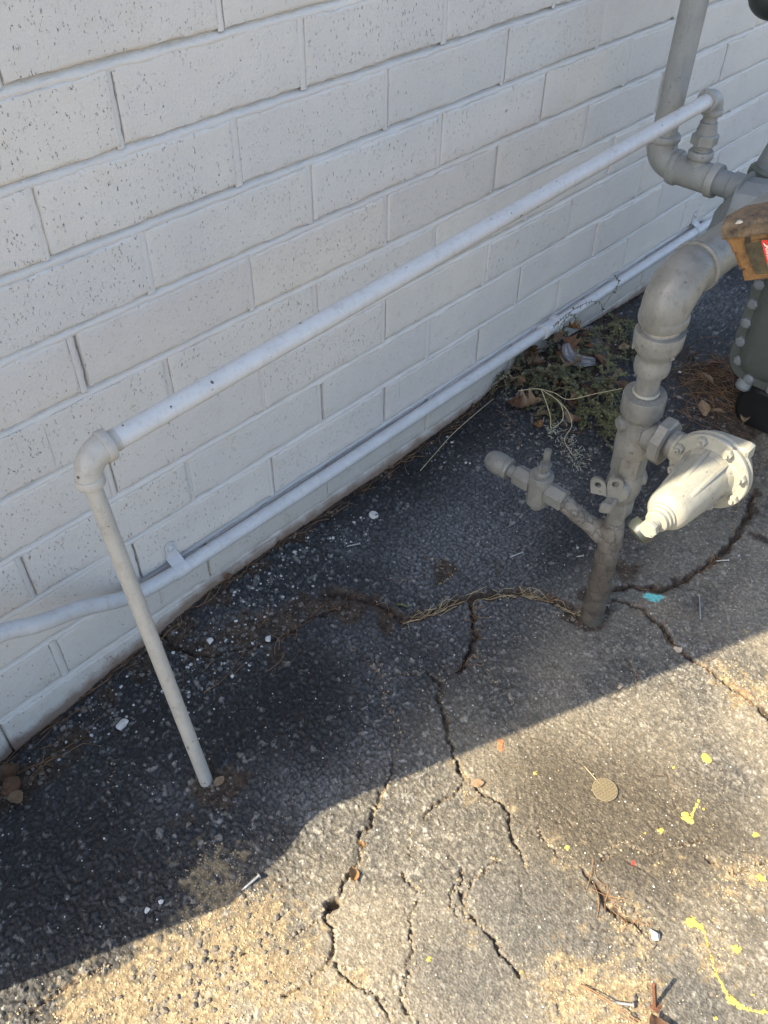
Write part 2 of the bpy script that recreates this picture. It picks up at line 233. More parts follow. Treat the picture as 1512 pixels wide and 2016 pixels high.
# ------------------------------------------------------------------ materials
def mat(name):
    m = bpy.data.materials.new(name); m.use_nodes = True; n = m.node_tree
    return m, n, n.nodes['Principled BSDF']
def nd(n, t, **k):
    q = n.nodes.new(t)
    for a, b in k.items(): setattr(q, a, b)
    return q
def ramp(n, stops):
    r = nd(n, 'ShaderNodeValToRGB'); e = r.color_ramp.elements
    while len(e) < len(stops): e.new(.5)
    for q, (p, c) in zip(e, stops): q.position = p; q.color = (c if len(c) == 4 else (*c, 1)) if hasattr(c, '__len__') else (c, c, c, 1)
    return r
def noise(n, scale, detail=4, rough=.6, coord=None, dist=0):
    q = nd(n, 'ShaderNodeTexNoise'); q.inputs['Scale'].default_value = scale; q.inputs['Detail'].default_value = detail
    q.inputs['Roughness'].default_value = rough; q.inputs['Distortion'].default_value = dist
    if coord: n.links.new(coord, q.inputs['Vector'])
    return q
def mix(n, a, b, f, mode='MIX'):
    q = nd(n, 'ShaderNodeMix', data_type='RGBA', blend_type=mode)
    for s, v in ((q.inputs[6], a), (q.inputs[7], b), (q.inputs[0], f)):
        if hasattr(v, 'links') or isinstance(v, bpy.types.NodeSocket): n.links.new(v, s)
        elif hasattr(v, '__len__'): s.default_value = (*v, 1) if len(v) == 3 else v
        else: s.default_value = v
    return q.outputs[2]
def mathn(n, op, a, b=None):
    q = nd(n, 'ShaderNodeMath', operation=op)
    for s, v in ((q.inputs[0], a), (q.inputs[1], b)):
        if v is None: continue
        if isinstance(v, bpy.types.NodeSocket): n.links.new(v, s)
        else: s.default_value = v
    return q.outputs[0]
def bump(n, h, strength, dist, normal=None):
    b = nd(n, 'ShaderNodeBump'); b.inputs['Strength'].default_value = strength; b.inputs['Distance'].default_value = dist
    n.links.new(h, b.inputs['Height'])
    if normal: n.links.new(normal, b.inputs['Normal'])
    return b.outputs[0]
def pos(n): return nd(n, 'ShaderNodeNewGeometry').outputs['Position']

def painted_metal(name, col, rough=.5, dirt=(.12, .09, .06), dirt_amt=.5, chip=.0, blotch=.06, bumps=.25):
    m, n, b = mat(name); p = pos(n)
    n1 = noise(n, 22, 5, .6, p); n2 = noise(n, 160, 4, .65, p); n3 = noise(n, 60, 6, .75, p, .4)
    c2 = tuple(q*(1-blotch*3) for q in col)
    c = mix(n, col, c2, ramp(n, [(.35, 0.), (.7, 1.)]).outputs[0]); 
    rr = c.node.inputs[0].links[0].from_node; n.links.new(n1.outputs[0], rr.inputs[0])
    r2 = ramp(n, [(.52, 0.), (.70, 1.)]); n.links.new(n3.outputs[0], r2.inputs[0])
    c = mix(n, c, dirt, mathn(n, 'MULTIPLY', r2.outputs[0], dirt_amt))
    mpz = nd(n, 'ShaderNodeMapping'); mpz.inputs['Scale'].default_value = (120, 120, 14); n.links.new(p, mpz.inputs[0]); n4 = noise(n, 1.0, 4, .65, mpz.outputs[0])
    r4 = ramp(n, [(.54, 0.), (.72, 1.)]); n.links.new(n4.outputs[0], r4.inputs[0])
    c = mix(n, c, tuple(q*.55 for q in col), mathn(n, 'MULTIPLY', r4.outputs[0], .3))
    n5 = noise(n, 210, 2, .5, p); r5 = ramp(n, [(.71, 0.), (.735, 1.)]); n.links.new(n5.outputs[0], r5.inputs[0])
    c = mix(n, c, tuple(q*.35 for q in col), mathn(n, 'MULTIPLY', r5.outputs[0], .4))
    if chip:
        v = nd(n, 'ShaderNodeTexNoise'); v.inputs['Scale'].default_value = 85; v.inputs['Detail'].default_value = 3; n.links.new(p, v.inputs['Vector'])
        r3 = ramp(n, [(.70-chip*.1, 0.), (.715-chip*.1, 1.)]); n.links.new(v.outputs[0], r3.inputs[0])
        c = mix(n, c, (.10, .095, .085), r3.outputs[0])
    n.links.new(c, b.inputs['Base Color']); b.inputs['Roughness'].default_value = rough
    b.inputs['Specular IOR Level'].default_value = .4
    nb = bump(n, n2.outputs[0], bumps, .0012); nb = bump(n, n1.outputs[0], bumps, .004, nb)
    n.links.new(nb, b.inputs['Normal']); return m
def simple(name, col, rough=.7, var=.25, scale=60, metallic=0, bumps=.2, col2=None, bd=.001):
    m, n, b = mat(name); p = pos(n); q = noise(n, scale, 5, .65, p)
    r = ramp(n, [(.3, tuple(k*(1-var) for k in col)), (.7, tuple(min(1, k*(1+var)) for k in (col2 or col)))])
    n.links.new(q.outputs[0], r.inputs[0]); n.links.new(r.outputs[0], b.inputs['Base Color'])
    b.inputs['Roughness'].default_value = rough; b.inputs['Metallic'].default_value = metallic
    n.links.new(bump(n, q.outputs[0], bumps, bd), b.inputs['Normal']); return m

# masonry paint: thick, warm white, pitted, with drag marks
def masonry(name, col, pits=True):
    m, n, b = mat(name); p = pos(n)
    mp = nd(n, 'ShaderNodeMapping'); mp.inputs['Scale'].default_value = (1.15, 1, .42); n.links.new(p, mp.inputs[0])
    big = noise(n, 3.2, 4, .6, p); mid = noise(n, 26, 5, .6, p); fine = noise(n, 240, 4, .7, p)
    oi = nd(n, 'ShaderNodeObjectInfo'); rb = ramp(n, [(.0, (col[0]*.93, col[1]*.935, col[2]*.95)), (.5, col), (1., (col[0]*1.02, col[1]*1.01, col[2]*.985))]); n.links.new(oi.outputs['Random'], rb.inputs[0])
    rg_b = ramp(n, [(.35, 0.), (.65, 1.)]); n.links.new(big.outputs[0], rg_b.inputs[0])
    c = mix(n, rb.outputs[0], (col[0]*.86, col[1]*.87, col[2]*.90), mathn(n, 'MULTIPLY', rg_b.outputs[0], .8))
    r = ramp(n, [(.55, 0.), (.75, 1.)]); n.links.new(mid.outputs[0], r.inputs[0])
    c = mix(n, c, (col[0]*.93, col[1]*.90, col[2]*.84), mathn(n, 'MULTIPLY', r.outputs[0], .6))
    # low splash-back dirt, a stain with its own height
    sx = nd(n, 'ShaderNodeSeparateXYZ'); n.links.new(p, sx.inputs[0])
    zg = nd(n, 'ShaderNodeMapRange'); n.links.new(sx.outputs[0], zg.inputs[0])
    for k_, v_ in ((1, -.33), (2, .12), (3, -.05), (4, .010)): zg.inputs[k_].default_value = v_
    hgt = mathn(n, 'SUBTRACT', mathn(n, 'SUBTRACT', sx.outputs[2], zg.outputs[0]), mathn(n, 'MULTIPLY', mid.outputs[0], .045))
    low = nd(n, 'ShaderNodeMapRange'); low.inputs[1].default_value = .012; low.inputs[2].default_value = -.012; n.links.new(hgt, low.inputs[0])
    hz = nd(n, 'ShaderNodeMapRange'); hz.inputs[1].default_value = .12; hz.inputs[2].default_value = -.02; n.links.new(hgt, hz.inputs[0])
    c = mix(n, c, (.50, .42, .33), mathn(n, 'MULTIPLY', mathn(n, 'MULTIPLY', hz.outputs[0], mid.outputs[0]), .8))
    c = mix(n, c, (.24, .155, .105), mathn(n, 'MULTIPLY', low.outputs[0], .85))
    h = fine.outputs[0]
    nb = bump(n, mid.outputs[0], .4, .0035); nb = bump(n, fine.outputs[0], .8, .0012, nb)
    if pits:
        wv = nd(n, 'ShaderNodeTexVoronoi'); wv.inputs['Scale'].default_value = 330; wv.inputs['Randomness'].default_value = 1
        mx = nd(n, 'ShaderNodeVectorMath', operation='MULTIPLY_ADD'); n.links.new(fine.outputs[1], mx.inputs[0]); mx.inputs[1].default_value = (.009, .009, .009); n.links.new(mp.outputs[0], mx.inputs[2])
        n.links.new(mx.outputs[0], wv.inputs['Vector'])
        sep = nd(n, 'ShaderNodeSeparateColor'); n.links.new(wv.outputs['Color'], sep.inputs[0])
        pick = mathn(n, 'GREATER_THAN', mathn(n, 'ADD', sep.outputs[0], mathn(n, 'MULTIPLY', mathn(n, 'SUBTRACT', mid.outputs[0], .5), 1.6)), .60)
        size = mathn(n, 'MULTIPLY_ADD' if False else 'MULTIPLY', sep.outputs[1], .25)
        r2 = nd(n, 'ShaderNodeMapRange'); r2.inputs[1].default_value = .33; r2.inputs[2].default_value = .13; n.links.new(mathn(n, 'ADD', wv.outputs['Distance'], size), r2.inputs[0])
        pit = mathn(n, 'MULTIPLY', r2.outputs[0], pick)
        c = mix(n, c, (.22, .205, .19), mathn(n, 'MULTIPLY', pit, .75))  # pits tinted dark: the shade and dirt inside the holes put into colour
        inv = mathn(n, 'SUBTRACT', 1.0, pit); nb = bump(n, inv, .9, .003, nb)
        # vertical drag grooves
        mp2 = nd(n, 'ShaderNodeMapping'); mp2.inputs['Scale'].default_value = (70, 1, 3.5); n.links.new(p, mp2.inputs[0])
        dr = noise(n, 1.0, 3, .6, mp2.outputs[0]); r3 = ramp(n, [(.69, 1.), (.74, .0)]); n.links.new(dr.outputs[0], r3.inputs[0])
        nb = bump(n, r3.outputs[0], .5, .0015, nb)
        c = mix(n, c, (col[0]*.62, col[1]*.61, col[2]*.60), mathn(n, 'MULTIPLY', mathn(n, 'SUBTRACT', 1.0, r3.outputs[0]), .55))
    n.links.new(c, b.inputs['Base Color']); n.links.new(nb, b.inputs['Normal']); b.inputs['Roughness'].default_value = .62
    b.inputs['Specular IOR Level'].default_value = .3
    return m
M = {}
M['brick'] = masonry('painted_brick', (.67, .635, .575))
M['mortar'] = masonry('painted_mortar', (.66, .63, .575), pits=False)
M['light_pipe'] = painted_metal('light_painted_pipe', (.54, .54, .525), .30, (.20, .17, .13), .25, .06, .03, .2)
M['post'] = painted_metal('beige_painted_pipe', (.44, .42, .37), .45, (.20, .15, .10), .3, .08, .05, .3)
M['conduit'] = painted_metal('painted_conduit', (.58, .58, .57), .28, (.25, .21, .17), .3, .0, .04, .25)
M['riser'] = painted_metal('riser_paint', (.29, .30, .285), .42, (.13, .10, .08), .35, .06, .05, .3)
M['gas'] = painted_metal('grey_gas_paint', (.19, .192, .176), .30, (.06, .05, .035), .5, .08, .09, .5)
M['reg'] = painted_metal('pale_gas_paint', (.29, .285, .24), .34, (.12, .10, .07), .4, .04, .04, .3)
M['meter'] = painted_metal('green_grey_paint', (.10, .115, .10), .42, (.10, .09, .07), .3, .1, .05, .2)
M['meterhead'] = painted_metal('grey_head_paint', (.19, .21, .215), .5, (.13, .12, .10), .3, 0, .05, .15)
M['dark'] = simple('dark_green_black', (.025, .03, .027), .4, .3, 40)
M['rubber'] = simple('black_plastic', (.012, .012, .013), .38, .4, 20)
M['rust'] = simple('rusty_steel', (.10, .042, .022), .85, .5, 300)
M['zinc'] = simple('zinc_steel', (.45, .45, .44), .38, .2, 200, .8)
M['brass'] = simple('brass_mesh', (.21, .175, .11), .6, .3, 400, .2)
M['rock'] = simple('white_rock', (.55, .53, .49), .9, .2, 150, 0, .6)
M['rockb'] = simple('tan_rock', (.40, .33, .25), .9, .3, 150, 0, .6)
M['yellow'] = simple('yellow_paint', (.50, .385, .08), .6, .25, 240)
M['turq'] = simple('turquoise_paint', (.16, .50, .47), .6, .2, 240)
M['orange'] = simple('orange_stain', (.30, .13, .06), .8, .3, 240)
M['red'] = simple('red_chip', (.55, .04, .03), .5, .2, 240)
M['leaf_tan'] = simple('dry_tan_leaf', (.215, .145, .085), .75, .35, 90, 0, .5)
M['leaf_brown'] = simple('dry_brown_leaf', (.13, .062, .03), .75, .45, 90, 0, .5)
M['leaf_gold'] = simple('dry_golden_leaf', (.27, .14, .05), .7, .3, 120, 0, .5)
M['leaf_dark'] = simple('dark_wet_leaf', (.07, .035, .014), .5, .5, 90, 0, .5)
M['leaf_green'] = simple('fading_green_leaf', (.22, .22, .07), .7, .3, 90, 0, .4)
M['weed'] = simple('weed_green', (.085, .088, .045), .65, .55, 35, 0, .3, (.11, .115, .055))
M['weed2'] = simple('weed_olive', (.115, .115, .045), .7, .5, 45, 0, .3)
M['stem'] = simple('weed_stem', (.15, .11, .06), .8, .3, 60)
M['straw'] = simple('dry_straw', (.46, .37, .21), .75, .3, 90)
M['needle'] = simple('pine_needle', (.22, .125, .06), .75, .45, 30)
M['pale'] = simple('bleached_growth', (.36, .355, .27), .75, .25, 90)
M['plastic'] = simple('weathered_plastic', (.20, .20, .21), .35, .35, 50, 0, .4)
M['redlabel'] = simple('red_label', (.62, .035, .025), .45, .25, 120)
M['white'] = simple('white_print', (.80, .72, .64), .5, .1, 100)

# battery housing: red and black plastic under a coat of tan mud
def mud(name, under, top, lo, hi):
    m, n, b = mat(name); p = pos(n); a = noise(n, 45, 6, .7, p); f = noise(n, 300, 3, .6, p)
    r = ramp(n, [(lo, 0.), (hi, 1.)]); n.links.new(a.outputs[0], r.inputs[0])
    tp = mix(n, top, tuple(q*.6 for q in top), f.outputs[0])
    n.links.new(mix(n, tp, under, r.outputs[0]), b.inputs['Base Color']); b.inputs['Roughness'].default_value = .75
    n.links.new(bump(n, a.outputs[0], .3, .002, bump(n, f.outputs[0], .4, .0008)), b.inputs['Normal']); return m
M['mud'] = mud('mud_coated_plastic', (.045, .028, .014), (.26, .135, .042), .42, .68)
M['mudgrey'] = mud('dusty_black_plastic', (.014, .014, .014), (.19, .135, .08), .42, .66)
M['muddark'] = mud('dusty_label', (.03, .026, .014), (.11, .085, .04), .40, .62)
# tar-wrapped riser: crumpled, cracked
def wrap():
    m, n, b = mat('tape_wrap'); p = pos(n)
    a = noise(n, 30, 6, .7, p, .8); f = noise(n, 150, 4, .7, p)
    v = nd(n, 'ShaderNodeTexVoronoi', feature='DISTANCE_TO_EDGE'); v.inputs['Scale'].default_value = 38
    mx = nd(n, 'ShaderNodeVectorMath', operation='MULTIPLY_ADD'); n.links.new(a.outputs[1], mx.inputs[0]); mx.inputs[1].default_value = (.03, .03, .02); n.links.new(p, mx.inputs[2]); n.links.new(mx.outputs[0], v.inputs['Vector'])
    r = ramp(n, [(.0, 0.), (.06, 1.)]); n.links.new(v.outputs[0], r.inputs[0])
    sx = nd(n, 'ShaderNodeSeparateXYZ'); n.links.new(p, sx.inputs[0])
    up = nd(n, 'ShaderNodeMapRange'); up.inputs[1].default_value = .17; up.inputs[2].default_value = .25; n.links.new(sx.outputs[2], up.inputs[0])
    c = mix(n, (.090, .080, .066), (.18, .172, .152), up.outputs[0])
    rr = ramp(n, [(.4, 0.), (.65, 1.)]); n.links.new(a.outputs[0], rr.inputs[0])
    c = mix(n, c, (.05, .040, .031), mathn(n, 'MULTIPLY', rr.outputs[0], .75))
    pick = mathn(n, 'MULTIPLY', mathn(n, 'SUBTRACT', 1.0, r.outputs[0]), f.outputs[0])
    c = mix(n, c, (.03, .026, .024), pick)
    n.links.new(c, b.inputs['Base Color']); b.inputs['Roughness'].default_value = .7
    nb = bump(n, r.outputs[0], .5, .002); nb = bump(n, a.outputs[0], .7, .006, nb); nb = bump(n, f.outputs[0], .3, .001, nb)
    n.links.new(nb, b.inputs['Normal']); return m
M['wrap'] = wrap()

# asphalt: per-vertex stone/binder colour, shade-side darkening included, plus fine speckle
def asphalt():
    m, n, b = mat('asphalt'); p = pos(n)
    at = nd(n, 'ShaderNodeAttribute', attribute_name='albedo'); am = nd(n, 'ShaderNodeAttribute', attribute_name='masks')
    sp = nd(n, 'ShaderNodeSeparateColor'); n.links.new(am.outputs['Color'], sp.inputs[0])   # r sand/soil, g roughness, b near
    f = noise(n, 700, 3, .7, p); v = nd(n, 'ShaderNodeTexVoronoi'); v.inputs['Scale'].default_value = 260; n.links.new(p, v.inputs['Vector'])
    vs_ = nd(n, 'ShaderNodeSeparateColor'); n.links.new(v.outputs['Color'], vs_.inputs[0])
    r = ramp(n, [(.0, .55), (.55, .85), (.85, 1.25), (.97, 1.6)]); n.links.new(vs_.outputs[0], r.inputs[0])
    r2 = ramp(n, [(.25, .65), (.75, 1.4)]); n.links.new(f.outputs[0], r2.inputs[0])
    c = mix(n, at.outputs['Color'], r.outputs[0], .65, 'MULTIPLY'); c = mix(n, c, r2.outputs[0], .9, 'MULTIPLY')
    n.links.new(c, b.inputs['Base Color'])
    rg = mathn(n, 'ADD', .62, mathn(n, 'MULTIPLY', sp.outputs[1], .3)); n.links.new(rg, b.inputs['Roughness'])
    b.inputs['Specular IOR Level'].default_value = .45
    nb = bump(n, v.outputs['Distance'], .55, .0016); nb = bump(n, f.outputs[0], .5, .0008, nb)
    n.links.new(nb, b.inputs['Normal']); return m
M['asphalt'] = asphalt()

# ------------------------------------------------------------------ ground
def axis(segs):
    out = [segs[0][0]]
    for a, b, s in segs:
        k = max(1, int(round((b-a)/s))); out += [a + (b-a)*i/k for i in range(1, k+1)]
    return np.array(out)
gx = axis([(-150, -20, 40), (-20, -3, 4), (-3, -.8, .2), (-.8, -.58, .01), (-.58, .95, .0021), (.95, 1.5, .0034), (1.5, 2.75, .008), (2.75, 4, .1), (4, 20, 2), (20, 150, 40)])
gy = axis([(-150, -20, 40), (-20, -3, 4), (-3, -1.5, .15), (-1.5, -1.2, .012), (-1.2, -.30, .0021), (-.30, .03, .0026), (.03, .5, .2), (.5, 4, 1), (4, 20, 4), (20, 150, 40)])
X, Y = np.meshgrid(gx, gy); nx, ny = len(gx), len(gy)
xf, yf = X.ravel(), Y.ravel()
H, K = ground(xf, yf)
H = np.where(yf > .05, np.minimum(H, -.12), H)
# ground colour: binder, stones, sand, soil, stains, with shade painted in near the wall
def lerp(a, b, t): return a + (b-a)*t[:, None]
one = np.ones(len(xf))
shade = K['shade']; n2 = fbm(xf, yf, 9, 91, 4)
binder = lerp(np.array([.060, .056, .048])[None]*one[:, None], np.array([.0145, .0150, .0155])[None], shade)  # binder and stones painted darker on the shaded side, deepening the shade
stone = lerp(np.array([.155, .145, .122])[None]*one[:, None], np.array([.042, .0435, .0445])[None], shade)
stone = stone*(.35 + .75*K['ida'] + .75*K['idb'])[:, None]
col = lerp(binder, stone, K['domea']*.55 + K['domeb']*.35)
fresh = (K['idb'] > .94)*K['domeb']; col = lerp(col, np.array([.34, .335, .31])[None], fresh*(.45 + .1*shade))
fresh2 = (K['ida'] > .975)*K['domea']; col = lerp(col, np.array([.33, .31, .27])[None], fresh2*.6)
dust = np.clip(.95*sstep(.22, .68, n2)*(1-shade)*(1-.7*K['slick']), 0, 1)*(1-.5*K['domea'])  # sand dust kept to the sunlit side, which it also brightens
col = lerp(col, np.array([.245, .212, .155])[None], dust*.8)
col = lerp(col, np.array([.075, .074, .070])[None]*(0.6+.7*K['domeb'])[:, None], K['slick']*.75)
col = lerp(col, np.array([.135, .138, .139])[None]*(.35+1.0*K['domea'])[:, None], K['pale']*.8)
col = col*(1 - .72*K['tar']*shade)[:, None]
col = lerp(col, np.array([.058, .048, .033])[None]*(.7+.6*K['domeb'])[:, None], np.clip(K['brown']*1.15, 0, .85))
soilc = lerp(np.array([.075, .052, .034])[None]*one[:, None], np.array([.035, .024, .016])[None], sstep(.35, .65, fbm(xf, yf, 120, 95, 3)))
col = lerp(col, soilc, K['soil']*.9)
sandc = lerp(np.array([.285, .225, .135])[None]*one[:, None], np.array([.17, .13, .08])[None], sstep(.3, .7, fbm(xf, yf, 200, 97, 3)))
col = lerp(col, sandc, K['sand']*.9*(1 - .75*K['domea']*(K['ida'] > .62)))
col = lerp(col, np.array([.10, .065, .04])[None], K['crack']*.6*(1-K['fill']))
col = lerp(col, sandc*.95, K['crack']*.8*K['fill'])
col = np.where((K['near'] > .5)[:, None], col, np.array([.25, .215, .165])[None])
me = bpy.data.meshes.new('ground')
idx = np.arange(nx*ny).reshape(ny, nx)
quads = np.stack([idx[:-1, :-1], idx[:-1, 1:], idx[1:, 1:], idx[1:, :-1]], -1).reshape(-1, 4)
me.vertices.add(nx*ny); me.vertices.foreach_set('co', np.stack([xf, yf, H], 1).ravel())
me.loops.add(quads.size); me.loops.foreach_set('vertex_index', quads.ravel())
me.polygons.add(len(quads)); me.polygons.foreach_set('loop_start', np.arange(0, quads.size, 4)); me.polygons.foreach_set('loop_total', np.full(len(quads), 4))
me.polygons.foreach_set('use_smooth', np.ones(len(quads), bool)); me.update(calc_edges=True)
ca = me.attributes.new('albedo', 'FLOAT_COLOR', 'POINT'); ca.data.foreach_set('color', np.concatenate([col, one[:, None]], 1).ravel())
cm = me.attributes.new('masks', 'FLOAT_COLOR', 'POINT')
cm.data.foreach_set('color', np.stack([np.maximum(K['sand'], K['soil']), np.maximum(K['sand'], K['soil']), K['near'], one], 1).ravel())
me.materials.append(M['asphalt'])
ground_o = link(bpy.data.objects.new('asphalt_ground', me)); tag(ground_o, kind='structure')
gX, gY, gH = gx, gy, H.reshape(ny, nx)
def gh(x, y):
    """height of the built ground mesh (bilinear)"""
    i = min(max(int(np.searchsorted(gX, x))-1, 0), nx-2); j = min(max(int(np.searchsorted(gY, y))-1, 0), ny-2)
    u = (x-gX[i])/(gX[i+1]-gX[i]); v = (y-gY[j])/(gY[j+1]-gY[j])
    return float((gH[j, i]*(1-u)+gH[j, i+1]*u)*(1-v) + (gH[j+1, i]*(1-u)+gH[j+1, i+1]*u)*v)

# paint drips and stains: thin skins that follow the real surface
def splat(name, blobs, m, lift=.0007, cut=.5):
    xs = [b[0] for b in blobs]; ys = [b[1] for b in blobs]; rm = max(b[2] for b in blobs)*1.5
    st = .0011
    ax = np.arange(min(xs)-rm, max(xs)+rm, st); ay = np.arange(min(ys)-rm, max(ys)+rm, st)
    U, V = np.meshgrid(ax, ay)
    wu = U + (fbm(U, V, 220, 5, 3)-.5)*.006; wv = V + (fbm(U, V, 220, 15, 3)-.5)*.006
    f = np.zeros(U.shape)
    if len(blobs) > 1:
        for (x0, y0, r0), (x1, y1, r1) in zip(blobs[:-1], blobs[1:]):
            dx, dy = x1-x0, y1-y0; t = np.clip(((wu-x0)*dx + (wv-y0)*dy)/(dx*dx+dy*dy+1e-9), 0, 1)
            d = np.hypot(wu-x0-t*dx, wv-y0-t*dy); rr = np.where(t < .5, r0 + (min(r0, r1)-r0)*np.sqrt(t*2), min(r0, r1) + (r1-min(r0, r1))*np.sqrt(np.maximum(t*2-1, 0)))
            f = np.maximum(f, rr - d)
    else:
        x0, y0, r0 = blobs[0]; f = r0*(.72 + .5*vnoise(np.arctan2(wv-y0, wu-x0)*1.6 + 9, U*0 + x0*77, 3)) - np.hypot(wu-x0, wv-y0)
    ins = (f > 0) & ((fbm(U, V, 420, 25, 3) > .30) | (f > .0025))
    ii = -np.ones(U.shape, int); vs_, fs = [], []
    cell = ins[:-1, :-1] & ins[1:, :-1] & ins[:-1, 1:] & ins[1:, 1:]
    for j, i in zip(*np.nonzero(cell)):
        q = []
        for a, b in ((j, i), (j, i+1), (j+1, i+1), (j+1, i)):
            if ii[a, b] < 0:
                ii[a, b] = len(vs_); e = min(1, f[a, b]/.0015)
                vs_.append((U[a, b], V[a, b], gh(U[a, b], V[a, b]) + lift*(.15 + .85*e)))
            q.append(int(ii[a, b]))
        fs.append(tuple(q))
    if not fs: return None
    return MB().add(vs_, fs).build(name, m, ground_o)
for key, m, nm in (('yellow', 'yellow', 'paint_splash'), ('turquoise', 'turq', 'paint_patch'), ('orange', 'orange', 'rust_stain'), ('red', 'red', 'paint_chip')):
    for blobs in PAINT[key]: splat(nm, blobs, M[m])

# ------------------------------------------------------------------ the painted brick building
L, HC, JT = .305, .1002, .0108
BT = [.9455 - HC*r for r in range(-4, 12)]               # underside of each course
b0 = Vector((-1.178, 0, 0))
wall_t = thing('brick_wall', (0, 0, 0), 'off-white painted brick wall of a building with raked horizontal mortar joints', 'brick wall')
mb = MB(); mb.box((2.411, 2.018, 1.5), (7.178, 4.0, 3.7), bev=.002); mb.build('wall_core', M['mortar'], wall_t, smooth=False)
# mortar beds: struck so that they slope out towards the lower brick
def bed(zlo, x0, x1, seed):
    k = int((x1-x0)/.007); r = random.Random(seed); m_ = MB(); rows = []
    for j, (dz, dy) in enumerate(((-.0035, .0030), (.0000, .0004), (.0034, .0012), (.0064, .0042), (.0088, .0100), (JT+.004, .0150))):
        rows.append([(x0 + (x1-x0)*i/k, dy*(1 if j in (0, 5) else (.45 + .75*abs(math.sin(i*.021+seed*1.3)*math.cos(i*.008+seed)))) + (.0009 if j in (1, 2) else .0005)*math.sin(i*.37+seed)*math.sin(i*.11+seed*2) + r.uniform(-.0004, .0004), zlo + dz + r.uniform(-.0009, .0009) + (.0012*math.sin(i*.53+seed*1.7) if j in (1, 2) else 0)) for i in range(k+1)])
    return m_.rings(rows, closed=False, caps=False)
for i, z in enumerate(BT): bed(z - JT, -1.17, 3.4, i*3+1).build('mortar_bed', M['mortar'], wall_t, angle=60)
def brick_mesh(w, seed):
    r = random.Random(seed); h = HC - JT
    us = [0, .0022, .006] + [.014 + (w-.028)*i/21 for i in range(22)] + [w-.006, w-.0022, w]
    vs2 = [0, .0022, .006, .02, h*.5, h-.02, h-.006, h-.0022, h]
    nU, nV = len(us), len(vs2); eo = {}
    V, F = [], []; wob = [0.0]; sd_ = (r.choice((.0012, .003, .0042)), r.choice((.0005, .0008, .0025)), .0042, r.choice((.0006, .001, .002)))
    for _ in us[1:]: wob.append(max(-.0016, min(.0016, wob[-1]*.8 + r.uniform(-.0009, .0009))))
    tilt = r.uniform(-.0012, .0012); bulge = r.uniform(-.0006, .0008)
    for j, z in enumerate(vs2):
        for i, x in enumerate(us):
            eu = min(i, nU-1-i); ev = min(j, nV-1-j); e = min(eu, ev)
            y = ((sd_[0] if i == 0 else sd_[1] if i == nU-1 else sd_[2] if j == 0 else sd_[3]) if e == 0 else (.0006 if e == 1 and (i == 1 or j == 1) else .0002 if e == 1 else 0)) + tilt*(x/w-.5) + bulge + r.uniform(-.0004, .0004)
            jx = r.uniform(-.0009, .0009) if e < 2 else 0; jz = (wob[i if ev < 2 else 0] if ev < 2 else 0) + (r.uniform(-.0006, .0006) if e < 2 else 0)
            if e == 0 and r.random() < .10: y += .002; jz += .0012 if j == 0 else -.0012
            V.append((x + jx, y, z + jz))
    for j in range(nV-1):
        for i in range(nU-1): F.append((j*nU+i, j*nU+i+1, (j+1)*nU+i+1, (j+1)*nU+i))
    border = list(range(nU)) + [j*nU+nU-1 for j in range(1, nV)] + [(nV-1)*nU+i for i in range(nU-2, -1, -1)] + [j*nU for j in range(nV-2, 0, -1)]
    b = len(V)
    for q in border: V.append((V[q][0], .02, V[q][2]))
    for k in range(len(border)):
        k2 = (k+1) % len(border); F.append((border[k2], border[k], b+k, b+k2))
    me = bpy.data.meshes.new('brick'); me.from_pydata(V, [], F); me.update()
    me.polygons.foreach_set('use_smooth', [True]*len(F)); me.set_sharp_from_angle(angle=R_(50)); me.materials.append(M['brick']); return me
variants = [brick_mesh(L - JT, 100+k) for k in range(14)]
halves = [brick_mesh(L*.43 - JT, 200+k) for k in range(3)]
for r_, z in enumerate(BT):
    row = r_ - 4; off = (.5 - .0646)*L if row % 2 else 0.0
    k = -4
    while True:
        x = k*L + off
        if x > 3.1: break
        if x > -1.17:
            o = bpy.data.objects.new('brick', random.choice(variants)); link(o); o.parent = wall_t
            o.location = (x + random.uniform(-.002, .002), random.uniform(-.0012, .0008), z + random.uniform(-.0008, .0008))
            # vertical joint behind its left edge
        k += 1
# vertical joint fills (flush to slightly raked), one part per course
for r_, z in enumerate(BT):
    row = r_ - 4; off = (.5 - .0646)*L if row % 2 else 0.0; m_ = MB(); k = -3
    while k*L + off < 3.1:
        x = k*L + off; d0 = random.choice((.0, .0003, .0006, .0012, .0025)); d1 = random.choice((.0012, .003, .007, .010))
        rows = []
        for j in range(10):
            zz = z - .002 + (HC-JT+.004)*j/9
            rows.append([(x-JT-.0022, d0+.0012, zz), (x-JT*.85+random.uniform(-.001, .001), d0+random.uniform(-.0004, .0004), zz), (x-JT*.45, d0+random.uniform(-.0005, .0005), zz), (x-JT*.18+random.uniform(-.001, .001), d0*.6+d1*.3+random.uniform(-.0005, .0005), zz), (x+.0003, d1, zz), (x+.004, d1+.004, zz)])
        m_.rings(rows, closed=False, caps=False); k += 1
    m_.build('mortar_joint', M['mortar'], wall_t, angle=60)
up = MB()
for r_ in range(5, 26):
    z = .9455 + HC*r_; off = (.5-.0646)*L if r_ % 2 else 0
    for k in range(-3, 19):
        x = k*L+off
        if z + HC < 3.3 and x > -1.17: up.box((x+(L-JT)/2, .006, z+(HC-JT)/2), (L-JT, .014, HC-JT), bev=.15)
for r_ in range(-4, 11):
    z = .9455 - HC*r_; off = (.5-.0646)*L if r_ % 2 else 0
    for k in range(11, 19):
        x = k*L+off
        if x > 3.1: up.box((x+(L-JT)/2, .006, z+(HC-JT)/2), (L-JT, .014, HC-JT), bev=.15)
tag(up.build('brick_field', M['brick'], wall_t, smooth=False), kind='stuff')

